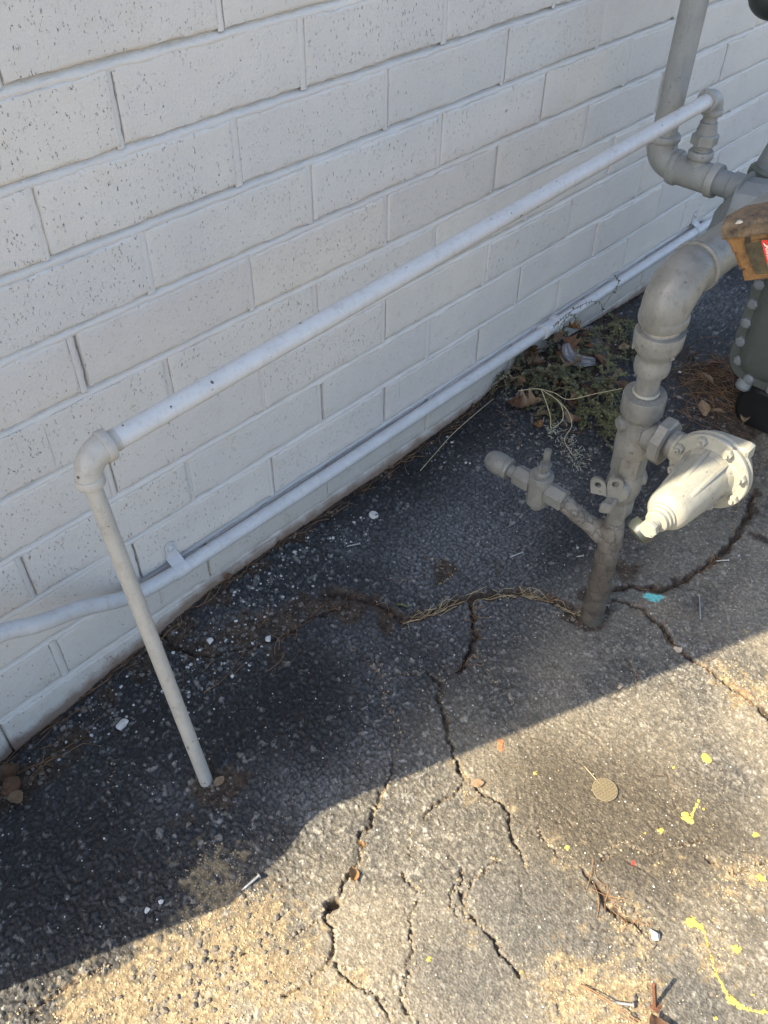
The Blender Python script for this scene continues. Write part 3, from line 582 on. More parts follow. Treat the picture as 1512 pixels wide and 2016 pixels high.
# unseen pier and cabinet, added and shaped to throw the shadow line across the asphalt
pier = thing('shadow_pier', (-.70, -.08, -.05), 'unseen white brick pier added at the wall end to cast the shadow edge', 'pier')
MB().box((-.70, -.0705, 1.5), (.20, .173, 3.4), bev=.03).build('shadow_pier_core', M['mortar'], pier, smooth=False)
cab = thing('shadow_cabinet', (-.73, -.2, -.05), 'unseen low steel cabinet with a sloping lid, added to shape the shadow step', 'cabinet')
T43 = math.tan(SUN_E); zf, zw = .625*T43, .832*T43; V = []
for x in (-.798, -.69):
    V += [(x, -.202, -.08), (x, -.159, -.08), (x, -.159, zw), (x, -.185, zw-.105*T43), (x, -.246, zf)]
MB().add(V, [(0,1,2,3,4), (9,8,7,6,5), (0,5,6,1), (1,6,7,2), (2,7,8,3), (3,8,9,4), (4,9,5,0)]).build('shadow_cabinet_body', M['meter'], cab, smooth=False)

# ------------------------------------------------------------------ conduit along the wall
con = thing('wall_conduit', (.5, -.016, .13), 'long low painted conduit running along the foot of the brick wall', 'conduit')
CZ = .127
path = [(1.98, -.0195, .129), (1.6, -.0195, .130), (1.2, -.0195, .131), (.8, -.0165, CZ), (.4, -.0195, .128), (.16, -.0195, .131), (.05, -.0205, .134)]
left = spline([(.16, -.0195, .131), (.05, -.021, .135), (-.045, -.031, .160), (-.14, -.060, .234), (-.21, -.082, .280), (-.262, -.088, .311), (-.34, -.120, .345), (-.46, -.17, .365), (-.60, -.182, .37), (-.66, -.182, .37)], 8)
MB().sweep(path[:-1] + left[1:], .0131, 22).build('conduit_pipe', M['conduit'], con)
cp = Vector((1.175, -.0195, .1312)); dx = Vector((1, 0, 0))
MB().lathe([(.0135, -.034), (.0185, -.033), (.0195, -.026), (.0180, -.021), (.0180, .012), (.0208, .015), (.0208, .026), (.0180, .030), (.0136, .031)], cp, dx, 24).build('coupling', M['conduit'], con)
def strap(x, zc, label):
    t = thing('pipe_strap', (x, 0, zc), label, 'pipe strap', 'pipe straps holding the conduit')
    c = Vector((x, -.0165, zc)); mbs = MB(); w = .013; rr = .0150; th = .0022
    prof = [(.0, -.0125)]
    pts = []
    for k in range(13):
        a = R_(-95) + R_(190)*k/12                 # over the front of the pipe, from below to above
        pts.append((-math.cos(a)*rr - .0195, math.sin(a)*rr + zc))
    pts = [(-.0035, zc - .0155)] + pts + [(-.011, zc+.020), (-.0045, zc+.022), (-.0035, zc+.030), (-.0035, zc+.046)]
    rs = []
    for k, (y, z) in enumerate(pts):
        ww = w if k < len(pts)-2 else w*.8
        rs.append([(x-ww, y, z), (x+ww, y, z), (x+ww, y+th, z+.0004), (x-ww, y+th, z+.0004)])
    mbs.rings(rs); mbs.lathe([(w*.8, 0), (w*.8, th)], (x, -.0036, zc+.046), (0, 1, 0), 16)
    mbs.build('strap_band', M['conduit'], t)
    MB().lathe([(.0062, 0), (.006, .0025), (.004, .0040), (.0006, .0044)], (x, -.0036, zc+.043), (0, -1, 0), 12).build('screw_head', M['conduit'], t)
strap(.062, .1335, 'painted strap on the conduit right beside the thin beige post')
strap(1.90, .129, 'painted strap at the conduit end just behind the grey gas piping')

# ------------------------------------------------------------------ bypass pipe: post, long pipe, union
P0 = Vector((-.125, -.309, -.04)); P1 = Vector((-.1325, -.2245, .630)); P2 = Vector((1.2, -.272, .720))
by = thing('bypass_pipe', (-.125, -.309, 0), 'thin beige post rising from the asphalt and bending into a long pale pipe', 'pipe')
dpost = (P0 - P1).normalized(); dpipe = (P2 - P1).normalized()
MB().lathe([(.0106, 0), (.0107, .3), (.0106, (P0-P1).length-.03)], P1 + dpost*.03, dpost, 20, wob=.004).build('post', M['post'], by)
MB().lathe([(.01335, 0), (.01335, .6), (.01335, (P2-P1).length-.055)], P1 + dpipe*.028, dpipe, 24).build('long_pipe', M['light_pipe'], by)
def elbow(P, da, db, ra, rb, sa, sb, m, parent, name='elbow', band=.006, fat=1.0):
    """malleable elbow at corner P; legs run along da and db"""
    da, db = Vector(da).normalized(), Vector(db).normalized(); mbx = MB()
    bend = min(sa, sb)*.95
    c = P + da*bend + db*bend
    n = 12; pts, rad = [P + da*sa], [ra]
    for k in range(n+1):
        t = k/n; q = (P + da*bend)*(1-t)**2 + P*0.0 + (P + db*bend)*t**2 + (P + (da+db)*bend*.02)*2*t*(1-t)
        pts.append(q); rad.append((ra*(1-t)+rb*t)*fat)
    pts.append(P + db*sb); rad.append(rb)
    mbx.sweep(pts, rad, 24)
    mbx.lathe([(ra*.9, -band*.6), (ra*1.10, -band*.5), (ra*1.17, 0), (ra*1.17, band), (ra*1.1, band*1.4), (ra*.8, band*1.45)], P + da*(sa-band), da, 24)
    mbx.lathe([(rb*.9, -band*.6), (rb*1.10, -band*.5), (rb*1.17, 0), (rb*1.17, band), (rb*1.1, band*1.4), (rb*.8, band*1.45)], P + db*(sb-band), db, 24)
    return mbx.build(name, m, parent, angle=40)
elbow(P1, dpost, dpipe, .0150, .0172, .034, .034, M['post'], by, fat=1.05)
MB().lathe([(.0138, 0), (.0139, .002), (.0134, .004), (.0139, .006), (.0134, .008), (.0138, .010)], P1 + dpipe*.036, dpipe, 20).build('pipe_thread', M['post'], by)
zdn = Vector((0, 0, -1))
elbow(P2, zdn, -dpipe, .0175, .0175, .030, .032, M['riser'], by, fat=1.05)
T = Vector((1.2, -.272, .575))
u0 = Vector((1.2, -.272, 0)); upv = Vector((0, 0, 1))
MB().lathe([(.0134, .60), (.0134, .70)], u0, upv, 20).build('nipple', M['riser'], by)
mu = MB(); mu.lathe([(.0135, .675), (.0165, .674), (.0165, .668), (.019, .660), (.0195, .652)], u0, upv, 24)
mu.hexa(.0255, .632, .653, u0, upv, .1, 6, .3); mu.lathe([(.0195, .634), (.0185, .628), (.0165, .626), (.0165, .620), (.0135, .619)], u0, upv, 24)
mu.build('union', M['riser'], by)

# ------------------------------------------------------------------ riser pipe on the wall
ri = thing('riser_pipe', (1.2, -.19, .59), 'wide upright grey pipe in front of the wall with an elbow and a tee below', 'pipe')
RP = Vector((1.2, -.188, .578)); yo = Vector((0, -1, 0))
MB().lathe([(.0242, .62), (.0242, 3.0)], (1.2, -.188, 0), upv, 28).build('riser', M['riser'], ri)
elbow(RP, upv, yo, .0285, .0275, .050, .044, M['riser'], ri, band=.007, fat=1.06)
TP = Vector((1.2, -.272, .574))
mt = MB(); mt.lathe([(.0245, -.052), (.0305, -.051), (.032, -.046), (.032, -.036), (.0285, -.033), (.0285, .031), (.0325, .034), (.0325, .046), (.031, .049), (.025, .0495)], TP, yo, 28)
mt.lathe([(.021, .01), (.0195, .030), (.0225, .032), (.0245, .036), (.0245, .044), (.0225, .047), (.0135, .0475)], TP, upv, 24)
mt.build('tee', M['riser'], ri)
MB().lathe([(.0242, .0), (.0242, .05)], RP + yo*.03, yo, 24).build('nipple', M['rust'], ri)

# ------------------------------------------------------------------ gas meter at the right edge
gm = thing('gas_meter', (1.45, -.6, 0), 'green-grey gas meter with bolted side cover standing on a black base', 'gas meter')
MB().lathe([(.0242, .045), (.0242, .075), (.0275, .077), (.0275, .10), (.036, .105)], TP, yo, 28).build('outlet_nipple', M['meterhead'], gm)
hd = MB()
hd.lathe([(.020, 0), (.048, .006), (.056, .022), (.060, .07), (.058, .16), (.03, .19)], (1.185, -.350, .545), (.42, -.86, -.10), 12)
hd.lathe([(.012, 0), (.040, .006), (.054, .024), (.058, .10), (.055, .22)], (1.178, -.345, .500), (.62, -.74, -.06), 9)
hd.lathe([(.008, 0), (.036, .006), (.050, .024), (.052, .10), (.05, .2)], (1.205, -.335, .462), (.75, -.62, -.06), 7)
hd.build('meter_head', M['meterhead'], gm, angle=25)
rg_ = MB(); rg_.lathe([(.026, 0), (.036, .001), (.039, .006), (.039, .020), (.034, .026)], (1.30, -.372, .560), (.15, -.15, 1), 28)
rg_.build('swivel_ring', M['meter'], gm)
MB().lathe([(.026, -.09), (.026, 0), (.030, .012), (.028, .04), (.026, .08)], (1.30, -.372, .570), (.15, -.15, 1), 24).build('inlet_spud', M['meterhead'], gm)
# body: rounded box with a bolted cover on the side facing -x
def rrect(y0, y1, z0, z1, r, n=6):
    pts = []
    for cy, cz, a0 in ((y1-r, z0+r, -90), (y1-r, z1-r, 0), (y0+r, z1-r, 90), (y0+r, z0+r, 180)):
        for k in range(n+1):
            a = R_(a0 + 90*k/n); pts.append((cy + r*math.cos(a), cz + r*math.sin(a)))
    return pts
def plate(m_, y0, y1, z0, z1, r, xs):
    rs = []
    for x, ins in xs: rs.append([(x, y, z) for y, z in rrect(y0+ins, y1-ins, z0+ins, z1-ins, max(r-ins, .01))])
    m_.rings(rs)
bd = MB(); plate(bd, -.80, -.415, .125, .47, .06, [(1.325, .012), (1.33, .008), (1.55, .008), (1.60, .03)])
bd.build('meter_body', M['meter'], gm)
cv = MB(); plate(cv, -.80, -.413, .122, .475, .06, [(1.325, .002), (1.323, 0), (1.309, 0), (1.307, .002), (1.306, .022), (1.297, .030), (1.288, .05), (1.284, .09)])
cover = cv.build('side_cover', M['meter'], gm)
for y, z in [(-.428, .405), (-.428, .355), (-.428, .308), (-.428, .262), (-.430, .215), (-.440, .170), (-.475, .138), (-.53, .134), (-.60, .134), (-.67, .134)]:
    MB().lathe([(.0135, 0), (.0135, .002), (.0125, .007), (.0085, .0105), (.001, .0115)], (1.3065, y, z), (-1, 0, 0), 7).build('bolt', M['meterhead'], cover)
MB().lathe([(.012, 0), (.017, .004), (.017, .022), (.011, .028)], (1.315, -.468, .128), (-.5, .1, -1), 12).build('drain_lug', M['meterhead'], gm)
bs = MB(); plate(bs, -.86, -.45, -.01, .112, .05, [(1.33, .016), (1.34, .004), (1.37, 0), (1.60, 0), (1.62, .02)])
bs.build('base_block', M['rubber'], gm)
for y in (-.52, -.74): MB().lathe([(.02, 0), (.02, .05)], (1.45, y, .09), upv, 14).build('foot', M['rubber'], gm)
# pipe in from the service riser
GX, GY = .545, -.561
# dark round regulator at the upper right corner, on its own drop pipe
vg = thing('vent_pipe', (1.30, -.288, .87), 'dark green-black pipe end with a rounded cap at the top right corner', 'pipe')
MB().sphere((1.30, -.290, .870), .047, (0, 0, -1), 24, 8, -.15, 1.0, .85).build('rounded_cap', M['dark'], vg)
MB().lathe([(.047, 0), (.050, .01), (.050, .03), (.040, .045), (.040, 1.6)], (1.30, -.288, .872), upv, 24).build('pipe', M['dark'], vg)

# ------------------------------------------------------------------ gas service riser (wrapped pipe, cock, union, reducer, big elbow)
A0 = Vector((.585, -.561, 0)); AX = Vector((-.059, 0, 1)); 
def on(z, dx=0, dy=0): return A0 + AX*z + Vector((dx, dy, 0))
axn = AX.normalized()
gs = thing('gas_service_riser', (.585, -.561, 0), 'grey gas service riser with crumpled wrap, stopcock, union and large elbow', 'gas pipe')
wr = MB(); zz = [-.05 + .30*k/22 for k in range(23)]
random.seed(3)
wr.lathe([((.0212 - .010*max(0, z)) * (1 + .05*math.sin(z*190) + random.uniform(-.06, .06)), z) for z in zz] + [(.0175, .262), (.0145, .27)], A0, axn, 30, wob=.06).build('wrapped_pipe', M['wrap'], gs)
MB().lathe([(.0147, .24), (.0146, .31)], A0, axn, 22).build('stub_pipe', M['gas'], gs)
hv = MB(); hv.hexa(.0225, .288, .322, A0, axn, .1, 6, .25)
hv.lathe([(.019, .318), (.022, .326), (.027, .345), (.028, .358), (.025, .374), (.021, .385)], A0, axn, 26)
hv.hexa(.0265, .380, .425, A0, axn, .07, 6, .25)
pv = Vector((-.88, -.05, .02)).normalized(); pb = Vector((.5, -.86, 0)).normalized()
hv.lathe([(.018, -.034), (.022, -.03), (.022, .03), (.019, .034)], on(.356), pv, 20)
hv.lathe([(.012, 0), (.019, .004), (.020, .026), (.013, .032)], on(.362), (.75, -.45, .25), 14)
cock = hv.build('stopcock', M['gas'], gs)
# locking wings and stem of the stopcock
def wing(c, ax_u, ax_v, w, h, th, hole, name, parent, m):
    """flat lug, round top with a drilled hole"""
    u, v = Vector(ax_u).normalized(), Vector(ax_v).normalized(); nn = u.cross(v); c = Vector(c); o, i = [], []
    N = 28
    for k in range(N):
        a = 2*math.pi*k/N; x, y = math.cos(a)*w/2, math.sin(a)*w/2
        if y < 0: y = -h + w/2 if abs(x) > -1 and math.sin(a) < -.3 else y; x = math.copysign(w/2, x) if math.sin(a) < -.05 and abs(math.cos(a)) > .25 else x
        o.append((x, y)); i.append((math.cos(a)*hole, math.sin(a)*hole))
    m_ = MB(); rs = []
    for t, L_ in ((th/2, i), (th/2, o), (-th/2, o), (-th/2, i), (th/2, i)):
        rs.append([c + u*x + v*y + nn*t for x, y in L_])
    m_.rings(rs, True, False); return m_.build(name, m, parent, angle=30)
wc = on(.365) + pv*.036
wing(wc + Vector((0, 0, .012)), pb, (0, 0, 1), .024, .040, .006, .0055, 'lock_wing', cock, M['gas'])
wing(wc + pv*.014 + Vector((.0, .022, .006)), (-.45, .89, 0), (0, .25, 1), .024, .030, .006, .0050, 'lock_wing', cock, M['gas'])
sq = MB(); sq.box(wc + pv*.010 + Vector((.0, -.002, -.026)), (.026, .018, .020), (pv, pb, (0, 0, 1)), .25); sq.build('square_stem', M['gas'], cock)
un = MB()
un.lathe([(.0235, .422), (.0275, .426), (.0280, .430), (.0280, .453), (.0265, .457), (.0260, .462), (.0255, .490), (.0265, .496), (.0300, .500), (.0312, .503), (.0312, .531), (.0305, .534), (.0180, .535)], A0, axn, 36)
un.lathe([(.011, 0), (.0115, .006), (.009, .012)], on(.482) + Vector((-.018, .012, 0)), (-.8, .5, 0), 14)
union = un.build('union', M['gas'], gs)
cmk = MB(); rk = random.Random(5)
for col_, (az, n_) in enumerate(((-2.45, 6), (-2.05, 7))):
    dr_ = Vector((math.cos(az), math.sin(az), 0)); tg = Vector((-math.sin(az), math.cos(az), 0))
    for k in range(n_):
        q = on(.464 + .0052*k) + dr_*.0258 + tg*rk.uniform(-.0006, .0006)
        cmk.box(q, (.0016, .0042, .0011), (dr_, tg + Vector((0, 0, rk.uniform(-.5, .5))), Vector((0, 0, 1)) - tg*rk.uniform(-.5, .5)), .4)
        cmk.box(q + tg*rk.uniform(-.0014, .0014), (.0015, .0011, .0036), (dr_, tg, Vector((0, 0, 1))), .4)
tag(cmk.build('cast_marks', M['gas'], union), kind='stuff')
MB().lathe([(.0168, .53), (.0168, .59)], A0, axn, 26).build('nipple', M['gas'], gs)
MB().lathe([(.0185, 0), (.0195, .002), (.0180, .005)], on(.5345), axn, 24).build('thread_sealant', M['reg'], gs)
rd = MB(); rd.lathe([(.018, .574), (.0240, .575), (.0250, .580), (.0250, .592), (.0225, .597), (.0230, .603), (.0300, .613), (.0330, .621), (.0335, .630), (.0340, .639), (.0325, .643), (.0260, .644)], A0, axn, 36)
for a in (0.2, 2.3, 4.4):
    rd.box(on(.622) + Vector((math.cos(a)*.0318, math.sin(a)*.0318, -.004)), (.003, .006, .014), ((math.cos(a), math.sin(a), 0), (-math.sin(a), math.cos(a), 0), (0, 0, 1)), .4)
rd.build('bell_reducer', M['gas'], gs)
MB().lathe([(.0262, .638), (.0262, .675)], A0, axn, 28).build('nipple', M['zinc'], gs)
EB = on(.712); el = MB(); br = .046
cen = EB + Vector((br, 0, -br)); pts = [EB + Vector((.0029, 0, -.056))] + arc(cen, (-1, 0, 0), (0, 0, 1), br, 0, math.pi/2, 14) + [EB + Vector((.062, 0, 0))]
el.sweep(pts, [.0300] + [.0312 + .0022*math.sin(math.pi*k/14) for k in range(15)] + [.0315], 34)
el.lathe([(.029, -.008), (.0325, -.006), (.0335, -.003), (.0335, .006), (.0320, .0085), (.0305, .010)], EB + Vector((.003, 0, -.051)), axn, 34)
el.lathe([(.031, -.002), (.0348, 0), (.0352, .004), (.0335, .008), (.031, .009)], EB + Vector((.058, 0, 0)), (1, 0, 0), 34)
el.build('large_elbow', M['gas'], gs)
MB().lathe([(.0305, .05), (.0305, .66)], EB, (1, 0, 0), 30).build('cross_pipe', M['gas'], gs)
MB().sweep([EB + Vector((.64, 0, 0))] + arc(EB + Vector((.70, 0, -.06)), (0, 0, 1), (1, 0, 0), .06, 0, math.pi/2, 8) + [EB + Vector((.76, 0, -.20)), EB + Vector((.76, 0, -.27))], .0305, 24).build('meter_inlet', M['gas'], gs)
# side branch with a small ball valve and plug, towards the wall
b1 = Vector((.571, -.556, .222)); b2 = Vector((.551, -.468, .263)); yb = Vector((-.03, 1, .03)).normalized()
wb = MB(); wp = spline([b1, b1*.5+b2*.5 + Vector((0, 0, -.003)), b2, b2 + yb*.012], 6)
wb.sweep(wp, [.0150*(1 + .05*math.sin(k*1.9)) for k in range(len(wp))], 22); wb.lathe([(.010, -.022), (.0175, -.014), (.0205, 0), (.0185, .014), (.015, .03)], b1 + Vector((0, .010, .002)), b2 - b1, 22, wob=.09, seed=2); wb.build('branch_pipe', M['wrap'], gs)
vc = Vector((.5475, -.423, .268)); bv = MB()
bv.hexa(.0190, -.052, -.016, vc, yb, .06, 6, .2); bv.hexa(.0190, .016, .050, vc, yb, .06, 6, .2)
bv.lathe([(.012, -.044), (.0145, -.036), (.0195, -.034), (.0205, -.028), (.0198, -.024), (.0205, .004), (.0210, .007), (.0205, .024), (.0195, .026)], vc, upv, 28)
bv.lathe([(.008, -.05), (.010, -.048), (.010, -.03)], vc, upv, 10)
bvo = bv.build('ball_valve', M['gas'], gs)
st = MB(); st.lathe([(.0205, .024), (.0215, .027), (.0205, .029), (.0135, .030), (.0135, .036), (.011, .0385), (.002, .039)], vc, upv, 24)
st.box(vc + Vector((-.004, -.002, .044)), (.018, .008, .016), ((.9, -.4, 0), (.4, .9, 0), (0, 0, 1)), .3)
st.build('valve_stem', M['gas'], bvo)
st = MB(); st.box(vc + Vector((.016, .006, .030)), (.030, .020, .005), ((.9, .4, 0), (-.4, .9, 0), (0, 0, 1)), .4)
st.lathe([(.0062, .0), (.0062, .033), (.0055, .035)], vc + Vector((.024, .010, .028)), upv, 14); st.build('stop_pin', M['gas'], bvo)
MB().lathe([(.0115, .045), (.0115, .075)], vc, yb, 18).build('nipple', M['gas'], gs)
cap = MB(); cap.lathe([(.0125, .062), (.0190, .063), (.0200, .066), (.0195, .070), (.0190, .074), (.0205, .080), (.0205, .092), (.0175, .104), (.0110, .111), (.001, .113)], vc, yb, 24)
cap.build('end_cap', M['gas'], gs)

# ------------------------------------------------------------------ pressure regulator (partly in the sun)
rz = .468; rc = on(rz)
rg = thing('pressure_regulator', (.55, -.68, rz), 'pale grey pressure regulator with bolted round flange, half lit by the sun', 'regulator')
MB().lathe([(.0225, .018), (.0235, .035), (.026, .04)], rc, yo, 28).build('neck_boss', M['gas'], rg)
nu = MB(); nu.hexa(.0365, .034, .054, rc, yo, .14, 8, .39); nu.build('union_nut', M['gas'], rg)
MB().lathe([(.0215, .050), (.0215, .085), (.018, .10)], rc + Vector((.004, 0, 0)), yo, 28).build('inlet_pipe', M['gas'], rg)
F0 = Vector((.532, -.690, rz + .0125)); xm = Vector((-1, 0, 0))
cs_ = MB(); cs_.lathe([(.032, -.030), (.050, -.022), (.0560, -.010), (.0580, -.005), (.0565, -.001)], F0, xm, 40)
cs_.box(F0 + Vector((.014, -.012, .040)), (.026, .056, .022), ((1, 0, 0), (0, 1, -.12), (0, .12, 1)), .3)
cs_.lathe([(.020, 0), (.024, .02), (.026, .045)], F0 + Vector((.010, .060, 0)), yo, 24)
cs_.build('rear_case', M['reg'], rg)
fl = MB(); fl.lathe([(.050, -.001), (.0570, .0), (.0580, .002), (.0580, .007), (.0565, .009), (.046, .0095), (.0400, .012), (.036, .020)], F0, xm, 44); flo = fl.build('flange', M['reg'], rg)
for k in range(8):
    a = R_(22 + 45*k); q = F0 + Vector((-.009, math.cos(a)*.0500, math.sin(a)*.0500))
    m_ = MB(); m_.hexa(.0072, 0, .008, q, xm, .15, 6, k); m_.lathe([(.0036, .007), (.0033, .0125)], q, xm, 8); m_.build('bolt', M['reg'], flo)
bn = MB(); bn.lathe([(.0375, .010), (.0360, .018), (.0345, .040), (.0320, .075), (.0300, .100), (.0292, .112), (.0270, .120), (.0225, .126), (.0185, .128)], F0, xm, 40)
for a in (35, 80, 125, 215, 305): # cast ribs and plate
    v_ = Vector((0, math.cos(R_(a)), math.sin(R_(a)))); bn.box(F0 + xm*.055 + v_*.0325, (.085, .007, .006), (xm + v_*-.11, v_.cross(xm), v_), .4)
bn.build('spring_bonnet', M['reg'], rg)
nk = MB(); nk.lathe([(.0195, .126), (.0195, .131), (.0175, .1325), (.0175, .137), (.0155, .1385), (.0155, .144), (.0125, .146)], F0, xm, 28)
nk.hexa(.0165, .132, .1365, F0, xm, .1, 6); nk.build('bonnet_neck', M['reg'], rg)
th = MB(); th.lathe([(.0082 + .0006*(k % 2), .144 + k*.0016) for k in range(9)], F0, xm, 20); th.build('adjusting_thread', M['reg'], rg)
hb = MB(); hb.hexa(.0125, .157, .166, F0, xm, .16, 8); hb.build('adjusting_bolt', M['reg'], rg)
vt = MB(); vt.lathe([(.010, 0), (.018, .003), (.019, .012), (.016, .020), (.008, .022)], F0 + Vector((-.136, .012, -.020)), (-.75, .3, -.55), 18); vt.build('vent_screen', M['dark'], rg)

# ------------------------------------------------------------------ cordless tool resting on the cross pipe
uu = Vector((.4275, -.8594, .2803)).normalized(); ww = Vector((.1451, -.2408, -.9597)); ww = (ww - uu*ww.dot(uu)).normalized(); nn = uu.cross(ww).normalized()
TO = Vector((.5220, -.6097, .8158))                # top left corner of the battery's label face
ct = thing('cordless_tool', tuple(TO), 'muddy cordless tool with red-striped battery pack resting on the grey cross pipe', 'power tool')
def tp(a, b, c=0): return TO + uu*a + ww*b + nn*c
BWD, BHT, BDP = .086, .078, .040
bat = MB()
sil = [(0, .018), (.004, .020), (.004, .0225), (.006, .0225), (.0115, .040), (.0145, .040), (.0145, .043), (.0135, .0435), (.019, .062), (.023, .062), (.023, .0645), (.0215, .065), (.024, .078), (BWD-.004, .078), (BWD, .072), (BWD, .020), (BWD, .016), (.003, .014)]
rs = []
for c, sh in ((BDP, .003), (BDP-.004, 0), (.003, 0), (0, .0025)):
    rs.append([tp(a + (sh if a < .045 else -sh), b + (sh if b < .04 else -sh), c) for a, b in sil])
bat.rings(rs); bato = bat.build('battery_pack', M['mud'], ct, smooth=False)
tc = MB(); rs = []
for b, ins in ((.019, .0), (.0165, -.001), (.004, -.001), (.0005, .0015), (-.0010, .005)):
    rs.append([tp(ins, b, -.002 + ins), tp(.030, b - .001, -.004 + ins), tp(BWD + .004, b - .002, -.003 + ins), tp(BWD + .004, b - .002, .042), tp(.024 + ins, b, .042 - ins), tp(.004 + ins, b, .020)])
tc.rings(rs)
tco = tc.build('tool_foot', M['mudgrey'], ct, smooth=False)
for a in (.0275, .052):
    MB().box(tp(a, .021, -.001), (.006, .012, .005), (uu, ww, nn), .2).build('latch_slot', M['rubber'], bato)
for a, b in ((.019, .003), (.065, .002)):
    MB().lathe([(.005, -.001), (.005, .002), (.002, .0025)], tp(a, b, -.0005), -nn, 10).build('screw', M['zinc'], tco)
MB().box(tp(.040, .019, -.0006), (.020, .009, .003), (uu, ww, nn), .3).build('latch_button', M['mud'], bato)
lb = MB(); ol = [(.0220, .026), (.082, .026), (.082, .070), (.039, .070), (.035, .067)]
lb.rings([[tp(a, b, .001) for a, b in ol], [tp(a, b, -.0007) for a, b in ol]]); lbo = lb.build('label_plate', M['muddark'], bato, smooth=False)
fr = MB(); o2 = ol + [ol[0]]
for (a, b), (c, d) in zip(o2[:-1], o2[1:]): fr.sweep([tp(a, b, -.0009), tp(c, d, -.0009)], .0006, 6)
fr.build('label_border', M['mud'], bato)
rd_ = MB(); st_ = [(.0420, .0262), (.0525, .0262), (.0620, .0698), (.0515, .0698)]
rd_.rings([[tp(a, b, -.0006) for a, b in st_], [tp(a, b, -.0014) for a, b in st_]]); rd_.build('red_stripe', M['redlabel'], bato, smooth=False)
bl = MB(); bz = [(.0445, .0290), (.0480, .0335), (.0478, .0342), (.0515, .0385), (.0475, .0358), (.0477, .0350), (.0440, .0300)]
bl.rings([[tp(a, b, -.0013) for a, b in bz], [tp(a, b, -.0018) for a, b in bz]]); bl.build('lightning_mark', M['white'], bato, smooth=False)
fc = bpy.data.curves.new('lettering', 'FONT'); fc.body = 'Milwaukee'; fc.size = .0062; fc.extrude = .0002; fc.align_x = 'LEFT'; fc.shear = .25
fo = link(bpy.data.objects.new('lettering_curve', fc)); bpy.context.view_layer.update()
lm = bpy.data.meshes.new_from_object(fo.evaluated_get(bpy.context.evaluated_depsgraph_get())); bpy.data.objects.remove(fo); bpy.data.curves.remove(fc)
ld = (uu*.0095 + ww*.0436).normalized(); lu = ld.cross(nn).normalized()
if lu.dot(uu) < 0: lu = -lu
tr = Matrix.Identity(4); tr.col[0][:3] = ld; tr.col[1][:3] = lu; tr.col[2][:3] = -nn
org = tp(.0452, .0325, -.0016) - Vector(root_loc(ct)); tr.translation = org
lm.transform(tr); lm.materials.append(M['white']); lo = link(bpy.data.objects.new('lettering', lm)); lo.parent = bato
hb_ = MB(); hb_.sweep(spline([tp(.095, .014, .02), tp(.14, .018, .05), tp(.18, .02, .11), tp(.22, .02, .20)], 5), .021, 16); hb_.build('handle', M['mudgrey'], ct)
hb_ = MB(); hc = Vector((.97, -.60, .826)); hb_.lathe([(.018, -.10), (.028, -.09), (.033, -.03), (.033, .06), (.028, .09), (.018, .11)], hc + Vector((0, 0, -.028)), (1, -.15, 0), 20); hb_.build('motor_housing', M['mud'], ct)

# ------------------------------------------------------------------ loose things
def rock(name, x, y, r, m, label, cat='stone', group=None, seed=0, flat=.7, sink=.25, parent=None):
    bm = bmesh.new(); bmesh.ops.create_icosphere(bm, subdivisions=3, radius=1); rr = random.Random(seed)
    ph = [rr.uniform(0, 6) for _ in range(6)]; pl = [(Vector((rr.gauss(0, 1), rr.gauss(0, 1), rr.gauss(0, 1))).normalized(), rr.uniform(.42, .82)) for _ in range(14)]
    for v in bm.verts:
        d = v.co.normalized(); s = 1 + .10*math.sin(3*d.x+ph[0])*math.sin(3*d.y+ph[1]) + .06*math.sin(7*d.z+ph[2])*math.sin(6*d.x+ph[3])
        q = d*s
        for nrm, dd in pl:
            e = q.dot(nrm)-dd
            if e > 0: q = q - nrm*e*.96
        v.co = Vector((q.x*r*rr_.get('ax', 1.15), q.y*r*.9, q.z*r*flat))
    me = bpy.data.meshes.new(name); bm.to_mesh(me); bm.free(); me.materials.append(m)
    me.polygons.foreach_set('use_smooth', [True]*len(me.polygons)); me.set_sharp_from_angle(angle=R_(18))
    o = link(bpy.data.objects.new(name, me)); o.location = (x, y, gh(x, y) + r*flat*(.62-sink)); o.rotation_euler = (rr.uniform(-.2, .2), rr.uniform(-.2, .2), rr.uniform(0, 6)); tag(o, label, cat, group); return o
rr_ = {}
WS = SPOT['whitestone']
for k, (i, r, m, lab, fl) in enumerate([(0, .0085, 'rock', 'white pebble lying just right of the beige post, by the asphalt edge', .8), (1, .0075, 'rock', 'small squarish white pebble lying alone in the middle of the shaded asphalt', .8),
        (2, .0125, 'rock', 'largest flat white stone flake near the wall, left of the beige post', .45), (3, .0055, 'rock', 'lower of two tiny pale pebbles in the dark shadow left of the bright sand', .7), (4, .0050, 'rock', 'upper of two tiny pale pebbles in the dark shadow left of the bright sand', .7),
        (5, .0090, 'rockb', 'tan stone stuck in the crack near the shadow edge at the right', .7), (6, .0100, 'rock', 'sunlit white stone casting its own shadow at the lower right', .8), (7, .0070, 'rockb', 'small dark tan stone right on the shadow edge', .6)]):
    rock('stone', WS[i][0], WS[i][1], r, M[m], lab, 'stone', 'loose stones on the asphalt', 30+k, fl)
rx, ry = WS[8]
o = MB().lathe([(.0100, 0), (.0105, .003), (.0095, .006), (.0070, .007), (.0060, .004), (.0015, .0035)], (rx, ry, gh(rx, ry)-.001), (.25, -.2, 1), 18).build('bottle_cap', M['rock']); tag(o, 'small round white plastic cap on dark asphalt near the wall', 'cap')

